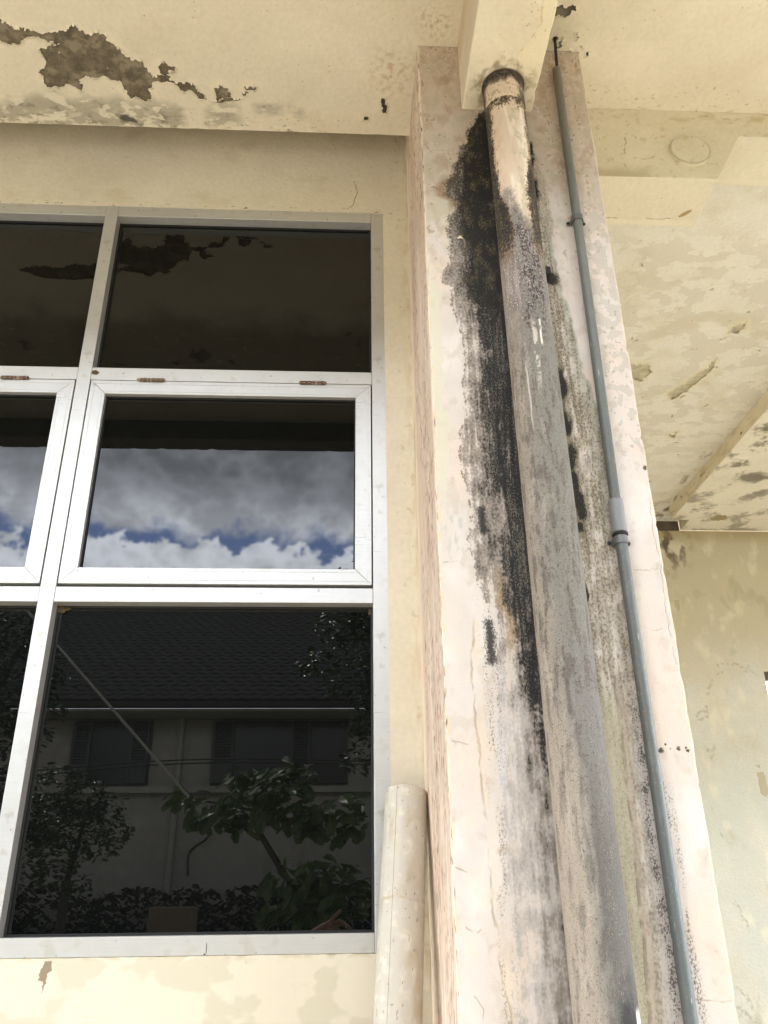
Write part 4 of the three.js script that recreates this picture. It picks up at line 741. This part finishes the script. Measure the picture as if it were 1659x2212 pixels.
{
  const C = thing('conduit', 'thin grey galvanised conduit clipped to the right side of the column', 'conduit', [0.684, 0, 0.554]);
  const rect = RECT.get(M_conduit);
  const upper = pipeGeo([[0.0105, 2.40], [0.0135, 2.40], [0.0135, 3.2], [0.0135, 4.005], [0.0118, 4.006], [0.0115, 3.99]], 28, rect), lower = pipeGeo([[0.0142, 0], [0.0142, 1.2], [0.0142, 2.34]], 28, rect);
  const bend = (g) => { const p = g.attributes.position; for (let i = 0; i < p.count; i++) { const y = p.getY(i); p.setX(i, p.getX(i) + 0.003 * Math.sin(y * 2.1) + 0.003 * (y - 2.4)); } g.computeVertexNormals(); return g; };
  const u = mesh('upper_tube', bend(upper), M_conduit, C); u.userData.label = 'speckled upper length'; mesh('lower_tube', bend(lower), M_conduit, C);
  mesh('coupling', bend(pipeGeo([[0.0135, 2.316], [0.0178, 2.3165], [0.0182, 2.319], [0.0182, 2.404], [0.0178, 2.407], [0.0132, 2.4075]], 32, rect)), M_pvc, C);
  mesh('joint_ring', bend(pipeGeo([[0.0142, 2.309], [0.0196, 2.3095], [0.0196, 2.3155], [0.0142, 2.316]], 32, rect)), M_black, C);
  for (const y of [3.343, 2.296]) {
    const sad = []; const px = 0.003 * Math.sin(y * 2.1) + 0.003 * (y - 2.4);
    const arch = new THREE.Shape(); arch.absarc(0, 0, 0.0172, 0, Math.PI, false); arch.lineTo(-0.0172, -0.0185); arch.lineTo(-0.0148, -0.0185); arch.lineTo(-0.0148, 0); arch.absarc(0, 0, 0.0148, Math.PI, 0, true); arch.lineTo(0.0148, -0.0185); arch.lineTo(0.0172, -0.0185); arch.closePath();
    const a = new THREE.ExtrudeGeometry(arch, { depth: 0.020, bevelEnabled: false, curveSegments: 20 }); a.rotateX(Math.PI / 2); a.scale(1, 1, 1); a.translate(px, y + 0.010, 0);
    // the profile lies in x and z: swap so that the arch bulges toward the yard
    const sp = a.attributes.position; for (let i = 0; i < sp.count; i++) sp.setZ(i, -sp.getZ(i) * -1);
    a.computeVertexNormals(); sad.push(a);
    for (const s of [-1, 1]) { const e = new THREE.Shape(); e.moveTo(s * 0.0150, -0.0075); e.lineTo(s * 0.0225, -0.0075); e.absarc(s * 0.0225, 0, 0.0075, -Math.PI / 2, Math.PI / 2, s < 0); e.lineTo(s * 0.0150, 0.0075); e.closePath(); const g = new THREE.ExtrudeGeometry(e, { depth: 0.0018, bevelEnabled: false, curveSegments: 10 }); g.translate(px, y, -0.0188); sad.push(g); }
    const cl = mesh('clip', sad, M_steel, C);
    for (const s of [-1, 1]) { const sc = new THREE.SphereGeometry(0.0048, 14, 8, 0, Math.PI * 2, 0, Math.PI / 2); sc.rotateX(Math.PI / 2); sc.scale(1, 1, 0.7); sc.translate(px + s * 0.0235, y, -0.0170); mesh('screw', [sc, box(px + s * 0.0235 - 0.003, px + s * 0.0235 + 0.003, y - 0.0006, y + 0.0006, -0.0150, -0.0134, 0)], M_black, cl); }
  }
  const lg = new THREE.IcosahedronGeometry(1, 4), lp = lg.attributes.position; for (let i = 0; i < lp.count; i++) { const k = 1 + 0.3 * fbm(lp.getX(i) * 2 + 3, lp.getY(i) * 2 + lp.getZ(i), 3, 8); lp.setXYZ(i, 0.0105 + lp.getX(i) * k * 0.0125, 4.006 + lp.getY(i) * k * 0.008, lp.getZ(i) * k * 0.0125); } lg.computeVertexNormals(); uvBy(lg, M_bareAndShade); mesh('mortar_plug', lg, std(0.36, 0.33, 0.28, 0.9), C);
  const cab = mesh('cable', tube([[0.6945, 4.0, 0.5545], [0.6945, 4.05, 0.560], [0.694, 4.10, 0.570], [0.694, 4.16, 0.578], [0.694, 4.28, 0.580]], 0.0052, 30, 10), std(0.02, 0.019, 0.016, 0.7));
  tag(cab, 'short black cable from conduit end into the ceiling hole', 'cable');
}

// ---------------------------------------------------------------- sky
{
  const w = 3072, h = 1536, d = new Float32Array(w * h * 4);
  const clouds = (az, el) => {                             // cover 0..1 and brightness
    const e = el * 180 / Math.PI, a = az * 180 / Math.PI;   // azimuth 0 looks out of the window
    const s = 1 / Math.max(0.16, Math.sin(el) + 0.10), px = Math.sin(az) * Math.cos(el) * s, pz = Math.cos(az) * Math.cos(el) * s;
    const n = fbm(px * 2.3 + 7, pz * 3.1, 4, 4), m = fbm(px * 6 + 3, pz * 8, 3, 9);
    return { n, m, e, a };
  };
  for (let j = 0; j < h; j++) for (let i = 0; i < w; i++) {
    const phi = ((i + 0.5) / w - 0.5) * 2 * Math.PI, el = ((j + 0.5) / h - 0.5) * Math.PI, k = (j * w + i) * 4;
    const dx = Math.cos(el) * Math.cos(phi), dz = Math.cos(el) * Math.sin(phi), dy = Math.sin(el), az = Math.atan2(dx, dz);
    let r, g, b;
    if (dy < -0.02) { r = 0.5; g = 0.48; b = 0.4; } else {
      const { n, m, e } = clouds(az, el), z = Math.max(0, dy), sd = Math.max(0, dx * SUN_DIR.x + dy * SUN_DIR.y + dz * SUN_DIR.z);
      const hz = Math.pow(1 - z, 5); r = mix(1.15, 2.6, hz); g = mix(1.75, 3.0, hz); b = mix(3.5, 3.7, hz);
      // banks: bright cumulus low down, ragged blue gap, grey sheet above
      const a = az * 180 / Math.PI, fine = Math.abs(a) < 45 && e < 36, q = fine ? 6 : 2, bl = billow(a * 0.34 + 5, e * 0.42, q, 24);
      const bank = e + 1.9 * fbm(a * 0.16 + 3, e * 0.2, q, 21) + 3.4 * (bl - 0.22);
      const low = sm(22.5, 22.05, bank), sheet = sm(22.4, 23.9, e + 2.1 * fbm(a * 0.2 + 40, e * 0.26, q, 31) - 1.6 * (billow(a * 0.5, e * 0.6, q, 33) - 0.22));
      const hole = sm(0.16, 0.42, n + 0.25 * m) * sm(40, 55, e);
      const cov = clamp(Math.max(low, sheet * (1 - hole)), 0, 1);
      const puff = 0.62 - 0.9 * (billow(a * 0.4 + 2, e * 0.5, q, 41) - 0.25) + 0.35 * fbm(a * 0.3, e * 0.35, q, 43), soft = 0.5 + 0.5 * fbm(a * 0.2, e * 0.26, q, 51) - 0.5 * (billow(a * 0.45, e * 0.6, q, 53) - 0.25);
      let br = low > sheet ? mix(5.4, 8.6, sm(0.2, 0.8, puff)) : mix(4.2, 8.0, sm(0.25, 0.8, soft)) * mix(1.0, 0.36, sm(23.2, 27.6, e + 1.2 * (soft - 0.5)));
      if (e > 28) br = mix(br, mix(0.9, 1.9, sm(-0.3, 0.4, n)), sm(27.5, 33, e));
      br *= 1 + 0.5 * Math.pow(sd, 12);
      r = mix(r, br * 0.95, cov); g = mix(g, br * 1.0, cov); b = mix(b, br * 1.10, cov);
    }
    d[k] = r; d[k + 1] = g; d[k + 2] = b; d[k + 3] = 1;
  }
  const t = new THREE.DataTexture(d, w, h, THREE.RGBAFormat, THREE.FloatType);
  t.mapping = THREE.EquirectangularReflectionMapping; t.magFilter = t.minFilter = THREE.LinearFilter; t.colorSpace = THREE.LinearSRGBColorSpace; t.needsUpdate = true;
  scene.background = t; scene.environment = t;
}

// ---------------------------------------------------------------- what stands across the yard (seen mirrored in the panes, except the added sky-blocking trees)
{
  const Wm = surface('house wall', 512, 512, [0, 6, 0, 6], (x, y, o) => { plaster(x, y, o, [150, 147, 138], 71); put(o, [120, 116, 100], 0.4 * sm(0.1, 0.5, fbm(x * 3, y * 1, 4, 72))); });
  const hs = thing('house', 'pale two storey house with dark tiled roof across the yard', 'house', [-1, 0, 16]);
  const wall = [box(-12.5, 12, 0, 5.15, 0.1, 9, 0)]; wall.forEach((g) => uvBy(g, Wm)); const wm = mesh('wall', wall, Wm, hs);
  const led = [box(-12.55, 12, 3.60, 3.72, -0.08, 0.1, 0)]; uvBy(led[0], Wm); mesh('ledge', led, Wm, hs);
  mesh('eave_board', box(-12.9, 12.4, 5.20, 5.352, -0.868, -0.83, 0), std(0.03, 0.03, 0.028, 0.95), hs);
  mesh('soffit', box(-12.9, 12.4, 5.16, 5.20, -0.80, 0.3, 0), Wm, hs);
  // curved tiles, course over course
  const pos = [], idx = [], rows = 40, cols = 85 * 6;
  for (let r = 0; r < rows; r++) { const t0 = r * 0.32; const st = pos.length / 3;
    for (const [t, lift] of [[t0, 0.040], [t0 + 0.36, 0.012]]) for (let c = 0; c <= cols; c++) { const x = mix(-13, 12.5, c / cols), wv = 0.016 * Math.sin(x * 2 * Math.PI / 0.30 + (r % 2)), jit = 0.008 * noise(Math.floor(x / 0.3) * 1.7, r * 1.3, 3); pos.push(x, 5.36 + t * 0.5 + wv + lift + jit, -0.88 + t * 0.866); }
    for (let c = 0; c <= cols; c++) { const x = mix(-13, 12.5, c / cols); pos.push(x, 5.36 + t0 * 0.5 + 0.012, -0.875 + t0 * 0.866); }
    const W = cols + 1; for (let c = 0; c < cols; c++) { const a = st + c; idx.push(a, a + W, a + 1, a + 1, a + W, a + W + 1); const b = st + 2 * W + c; idx.push(b, a, b + 1, b + 1, a, a + 1); } }
  const rg = new THREE.BufferGeometry(); rg.setAttribute('position', new THREE.Float32BufferAttribute(pos, 3)); rg.setIndex(idx); rg.computeVertexNormals();
  const under = new THREE.BoxGeometry(25.4, 0.05, 14.2); under.rotateX(-Math.atan2(0.5, 0.866)); under.translate(-0.25, 5.27 + 3.5, -0.86 + 6.13); mesh('roof_boarding', under, M_dark, hs);
  const roof = mesh('roof', rg, std(0.013, 0.0125, 0.012, 1.0), hs); roof.userData.kind = 'stuff';
  for (const [x0, x1, leafs] of [[-4.78, -3.11, [[-4.78, -4.38], [-3.55, -3.14]]], [-1.80, 1.13, [[-1.80, -1.33], [-0.1, 0.32]]], [3.2, 5.4, [[3.2, 3.7], [4.9, 5.4]]]]) {
    const fr = mesh('window', box(x0, x1, 3.78, 5.1, 0.03, 0.099, 0), std(0.012, 0.012, 0.012, 0.3), hs);
    for (const [a, b] of leafs) { const sh = [box(a, a + 0.06, 3.8, 5.08, -0.03, 0.03, 0), box(b - 0.06, b, 3.8, 5.08, -0.03, 0.03, 0), box(a, b, 3.8, 4.22, -0.02, 0.03, 0)]; for (let y = 4.26; y < 5.05; y += 0.06) { const s = new THREE.BoxGeometry(b - a - 0.12, 0.055, 0.012); s.rotateX(0.6); s.translate((a + b) / 2, y, 0); sh.push(s); } mesh('shutter', sh, std(0.07, 0.075, 0.07, 0.8), fr); }
  }
  mesh('downpipe', rod([-2.48, 0, 0.02], [-2.48, 5.15, 0.02], 0.06), Wm, hs);
  mesh('wire_duct', tube([[-2.1, 2.0, 0.06], [-2.1, 2.45, 0.06], [-1.75, 2.75, 0.06], [-1.75, 3.1, 0.06]], 0.02, 30, 6), M_black, hs);
}
{ // dark hedge at the foot of the house
  const g = [], r = rand(5); const pos = [], nrm = [];
  for (let i = 0; i < 15000; i++) { const x = -12 + r() * 26, y = r() * 1.95 * (0.9 + 0.1 * noise(x, 0, 2)), z = 14.6 + r() * 1.1, s = 0.05 + 0.06 * r(), a = r() * 6.28, b = r() * 6.28; const ux = Math.cos(a) * s, uy = Math.sin(b) * s * 0.6, uz = Math.sin(a) * s; pos.push(x - ux, y - uy, z - uz, x + uz * 0.4, y + 0.4 * s, z - ux * 0.4, x + ux, y + uy, z + uz, x - ux, y - uy, z - uz, x + ux, y + uy, z + uz, x - uz * 0.4, y - 0.4 * s, z + ux * 0.4); }
  const q = new THREE.BufferGeometry(); q.setAttribute('position', new THREE.Float32BufferAttribute(pos, 3)); q.computeVertexNormals();
  const m = mesh('hedge', q, std(0.006, 0.009, 0.005, 0.95)); m.userData.kind = 'stuff'; tag(m, 'dark clipped hedge along the foot of the house', 'hedge');
  tag(mesh('gate_post', box(-2.9, -2.25, 0, 1.45, 11.6, 12.2, 0.02), std(0.16, 0.12, 0.08, 0.9)), 'brown square post standing before the hedge', 'post');
}
function leafGeo(clusters, per, len, wid, seed, droop = 0.2) {
  const r = rand(seed), pos = [], q = new THREE.Quaternion(), E = new THREE.Euler(), v = new THREE.Vector3();
  for (const [cx, cy, cz, R] of clusters) {
    const n = Math.round(per * R * R);
    for (let i = 0; i < n; i++) {
      const u = r() * 2 - 1, th = r() * 6.283, k = R * Math.cbrt(0.15 + 0.85 * r()), s = Math.sqrt(1 - u * u);
      const px = cx + k * s * Math.cos(th), py = cy + k * u * 0.75, pz = cz + k * s * Math.sin(th), L = len * (0.7 + 0.6 * r()), W = wid * (0.7 + 0.6 * r());
      E.set((r() - 0.5) * 1.3 - droop, th + (r() - 0.5) * 1.4, (r() - 0.5) * 1.2); q.setFromEuler(E);
      const P = [[0, 0, 0], [W * 0.30, W * 0.10, L * 0.3], [W * 0.5, W * 0.14, L * 0.68], [W * 0.26, W * 0.04, L * 0.95], [-W * 0.26, W * 0.04, L * 0.95], [-W * 0.5, W * 0.14, L * 0.68], [-W * 0.30, W * 0.10, L * 0.3], [0, 0, L * 0.5]].map(([a, b, c]) => { v.set(a, b - droop * c * c / L, c).applyQuaternion(q); return [v.x + px, v.y + py, v.z + pz]; });
      for (const [a, b, c] of [[0, 1, 7], [1, 2, 7], [2, 3, 7], [3, 4, 7], [4, 5, 7], [5, 6, 7], [6, 0, 7]]) pos.push(...P[a], ...P[b], ...P[c]);
    }
  }
  const g = new THREE.BufferGeometry(); g.setAttribute('position', new THREE.Float32BufferAttribute(pos, 3)); g.computeVertexNormals(); return g;
}
const M_leaf = new THREE.MeshPhysicalMaterial({ color: new THREE.Color(0.035, 0.065, 0.02), roughness: 0.28 }), M_leafBig = new THREE.MeshPhysicalMaterial({ color: new THREE.Color(0.11, 0.18, 0.035), roughness: 0.38, transmission: 0.5, thickness: 0 });
const M_bark = std(0.05, 0.04, 0.03, 0.9);
function tree(name, label, cls, limbs, clusters, per, len, wid, seed, mat, droop) {
  const t = thing(name, label, 'tree'); mesh('trunk', limbs.map(([a, b, r0, r1]) => rod(a, b, r0, r1, 9)), M_bark, t); mesh('crown', leafGeo(clusters, per, len, wid, seed, droop), mat, t); return t;
}
tree('broad_leaf_tree', 'large leaved young tree mirrored in the lower pane', 0, [[[0.1, 0, 6], [-0.4, 1.55, 6], 0.05, 0.04], [[-0.4, 1.55, 6], [-0.81, 2.15, 6], 0.035, 0.026], [[-0.81, 2.15, 6], [-0.84, 2.42, 6], 0.026, 0.018], [[-0.81, 2.15, 6], [-0.4, 2.25, 6.1], 0.016, 0.01], [[-0.84, 2.3, 6], [-1.3, 2.38, 5.9], 0.015, 0.008], [[-0.84, 2.42, 6], [-0.55, 2.65, 6], 0.014, 0.008]],
  [[-1.27, 2.28, 6, 0.20], [-1.46, 2.42, 5.9, 0.14], [-1.08, 2.32, 6, 0.22], [-0.95, 2.22, 6.1, 0.16], [-0.62, 2.58, 6, 0.20], [-0.49, 2.62, 6, 0.18], [-0.98, 2.55, 6, 0.20], [-0.61, 2.34, 6, 0.18], [-0.39, 2.26, 6, 0.24], [-0.24, 2.2, 6, 0.2], [-0.52, 2.41, 6.1, 0.2], [0.0, 2.32, 6, 0.18], [0.15, 2.2, 6.1, 0.16], [-0.17, 1.72, 6, 0.22], [-0.03, 1.66, 6, 0.22], [-0.38, 1.70, 6, 0.16], [-0.55, 1.78, 6, 0.12], [-0.26, 1.5, 6, 0.24], [0.1, 1.5, 6, 0.26], [-0.54, 1.40, 6, 0.16]], 620, 0.19, 0.095, 11, M_leafBig, 0.5);
tree('small_leaf_tree', 'bushy fine leaved tree left of the big leaved one', 0, [[[-2.6, 0, 6.2], [-2.55, 1.7, 6.1], 0.05, 0.04], [[-2.55, 1.7, 6.1], [-2.4, 2.4, 6], 0.03, 0.012]],
  [[-2.72, 2.58, 6, 0.22], [-2.46, 2.42, 6, 0.26], [-2.26, 2.32, 6, 0.2], [-2.14, 2.12, 6, 0.17], [-2.77, 2.26, 6, 0.28], [-2.53, 2.2, 6, 0.3], [-2.24, 1.97, 6, 0.14], [-2.62, 1.94, 6, 0.24], [-2.95, 2.04, 6, 0.22], [-2.63, 1.74, 6, 0.16], [-2.40, 1.68, 6, 0.12], [-2.95, 1.75, 6, 0.2], [-3.2, 2.3, 6.2, 0.4]], 3600, 0.075, 0.03, 12, M_leaf, 0.3);
tree('tall_tree', 'tall glossy leaved tree before the right part of the house', 0, [[[0.9, 0, 7.3], [0.8, 3, 7.2], 0.11, 0.08], [[0.8, 3, 7.2], [0.3, 4.6, 7], 0.06, 0.03]],
  [[-0.36, 3.95, 7, 0.16], [-0.25, 4.05, 7, 0.2], [0.0, 4.45, 7, 0.35], [0.05, 3.85, 7, 0.36], [0.28, 3.25, 7, 0.26], [0.18, 2.92, 7, 0.2], [0.4, 4.3, 7, 0.5], [0.6, 3.6, 7.1, 0.5], [0.7, 3.0, 7.1, 0.4], [0.3, 4.9, 7, 0.5]], 1500, 0.10, 0.045, 13, M_leaf, 0.3);
tree('leafy_tree', 'dark leaved tree mirrored at the left end of the window', 0, [[[-4.4, 0, 7.2], [-4.2, 3, 7.1], 0.12, 0.08], [[-4.2, 3, 7.1], [-3.7, 4.2, 7], 0.06, 0.03]],
  [[-3.22, 3.78, 7, 0.16], [-3.28, 3.5, 7, 0.22], [-3.8, 4.35, 7, 0.4], [-3.71, 3.64, 7, 0.5], [-3.75, 4.06, 7, 0.5], [-3.9, 3.0, 7, 0.5], [-3.6, 3.2, 7, 0.35], [-4.3, 3.6, 7, 0.6], [-4.1, 2.5, 7, 0.5], [-4.3, 4.4, 7, 0.5]], 1300, 0.10, 0.045, 14, M_leaf, 0.3);
for (const [x, z, hgt, sd, lab] of [[-10.5, 8.5, 9.5, 31, 'unseen tree added at the far left of the yard to block sky light'], [-9.5, 3.0, 8.5, 32, 'unseen tree added left of the building front to block sky light'], [5.2, 9.5, 10, 33, 'unseen tree added right of the house front to block sky light'], [9.0, 5.5, 9.5, 34, 'unseen tree added at the right side of the yard to block sky light']]) {  // trees out of view, added to cut the sky light on the wall
  const cl = [], r = rand(sd); for (let k = 0; k < 26; k++) { const an = r() * 6.28, q = Math.sqrt(r()) * 2.1; cl.push([x + q * Math.cos(an), hgt * (0.32 + 0.62 * r()), z + q * Math.sin(an), 0.75 + 0.6 * r()]); }
  tree('added_sky_blocking_tree', lab, 0, [[[x, 0, z], [x, hgt * 0.55, z], 0.2, 0.13], [[x, hgt * 0.5, z], [x + 0.8, hgt * 0.85, z + 0.4], 0.1, 0.05], [[x, hgt * 0.45, z], [x - 0.9, hgt * 0.8, z - 0.3], 0.1, 0.05]], cl, 150, 0.30, 0.17, sd, M_leaf, 0.3);
}
tag(mesh('steel_pole', rod([-3.3, 4.35, 5], [-1.30, 2.32, 5], 0.010, 0.013, 10), std(0.5, 0.5, 0.46, 0.4, 0.3)), 'thin slanting pole crossing the mirrored house front', 'pole');
for (const [y0, y1, l] of [[3.62, 3.80, 'lower'], [3.70, 3.86, 'upper']]) tag(mesh('overhead_wire', tube([[-12, y0 - 0.5, 12], [-6, y0 - 0.25, 12], [-2.6, y1 - 0.18, 12], [3, y1 - 0.25, 12], [10, y1 - 0.05, 12]], 0.012, 40, 5), M_black), l + ' of two sagging black wires across the yard', 'wire');

// ---------------------------------------------------------------- the photographer's raised hand (seen only in the lower pane)
{
  const bones = [  // from, to, radius at each end
    [[-0.36, 1.10, 2.62], [-0.165, 1.325, 2.475], 0.042, 0.027], [[-0.165, 1.325, 2.475], [-0.085, 1.372, 2.455], 0.027, 0.026],
    [[-0.14, 1.345, 2.46], [-0.058, 1.397, 2.435], 0.020, 0.0125], [[-0.14, 1.342, 2.465], [-0.046, 1.388, 2.447], 0.020, 0.0125], [[-0.14, 1.338, 2.47], [-0.048, 1.374, 2.462], 0.019, 0.012], [[-0.14, 1.334, 2.475], [-0.056, 1.357, 2.474], 0.018, 0.011],
    [[-0.058, 1.397, 2.435], [-0.030, 1.427, 2.428], 0.0100, 0.0088], [[-0.030, 1.427, 2.428], [-0.013, 1.443, 2.424], 0.0088, 0.0080], [[-0.013, 1.443, 2.424], [0.002, 1.455, 2.421], 0.0080, 0.0068],
    [[-0.046, 1.388, 2.447], [-0.006, 1.406, 2.432], 0.0102, 0.0092], [[-0.006, 1.406, 2.432], [0.020, 1.395, 2.424], 0.0092, 0.0082], [[0.020, 1.395, 2.424], [0.032, 1.377, 2.424], 0.0082, 0.0070],
    [[-0.048, 1.374, 2.462], [0.008, 1.392, 2.447], 0.0098, 0.0088], [[0.008, 1.392, 2.447], [0.042, 1.382, 2.437], 0.0088, 0.0078], [[0.042, 1.382, 2.437], [0.056, 1.364, 2.436], 0.0078, 0.0066],
    [[-0.056, 1.357, 2.474], [-0.016, 1.364, 2.466], 0.0086, 0.0076], [[-0.016, 1.364, 2.466], [0.010, 1.353, 2.460], 0.0076, 0.0068], [[0.010, 1.353, 2.460], [0.022, 1.338, 2.458], 0.0068, 0.0058],
    [[-0.135, 1.338, 2.455], [-0.098, 1.335, 2.425], 0.018, 0.013], [[-0.098, 1.335, 2.425], [-0.062, 1.338, 2.412], 0.0115, 0.0100], [[-0.062, 1.338, 2.412], [-0.032, 1.343, 2.410], 0.0100, 0.0078]];
  const B = bones.map(([a, b, r0, r1]) => [new THREE.Vector3(...a), new THREE.Vector3(...b), r0, r1]);
  const field = (x, y, z) => { let d = 1; for (let k = 0; k < B.length; k++) { const [a, b, r0, r1] = B[k]; const ex = b.x - a.x, ey = b.y - a.y, ez = b.z - a.z, wx = x - a.x, wy = y - a.y, wz = z - a.z, t = clamp((wx * ex + wy * ey + wz * ez) / (ex * ex + ey * ey + ez * ez), 0, 1); const q = Math.hypot(wx - ex * t, wy - ey * t, wz - ez * t) - mix(r0, r1, t), K = k < 6 ? 0.008 : 0.0022, h = clamp(0.5 + (0.5 * (d - q)) / K, 0, 1); d = mix(d, q, h) - K * h * (1 - h); } return d; };
  const N = 104, size = 0.23, cx = -0.16, cy = 1.29, cz = 2.52, mc = new MarchingCubes(N, std(1, 1, 1), false, false, 400000); mc.isolation = 0;
  for (let k = 0; k < N; k++) for (let j = 0; j < N; j++) for (let i = 0; i < N; i++) mc.field[i + j * N + k * N * N] = -field(cx + size * ((i - N / 2) / (N / 2)), cy + size * ((j - N / 2) / (N / 2)), cz + size * ((k - N / 2) / (N / 2)));
  mc.update();
  const g = new THREE.BufferGeometry(), P = mc.positionArray.slice(0, mc.count * 3), Nn = mc.normalArray.slice(0, mc.count * 3); for (let i = 0; i < mc.count; i++) { P[3 * i] = cx + size * P[3 * i]; P[3 * i + 1] = cy + size * P[3 * i + 1]; P[3 * i + 2] = cz + size * P[3 * i + 2]; }
  g.setAttribute('position', new THREE.BufferAttribute(P, 3)); g.setAttribute('normal', new THREE.BufferAttribute(Nn, 3));
  tag(mesh('person', g, new THREE.MeshPhysicalMaterial({ color: new THREE.Color(0.42, 0.25, 0.17), roughness: 0.55 })), 'raised bare hand with one finger lifted, mirrored at the lower pane bottom', 'person');
}

renderer.render(scene, camera);
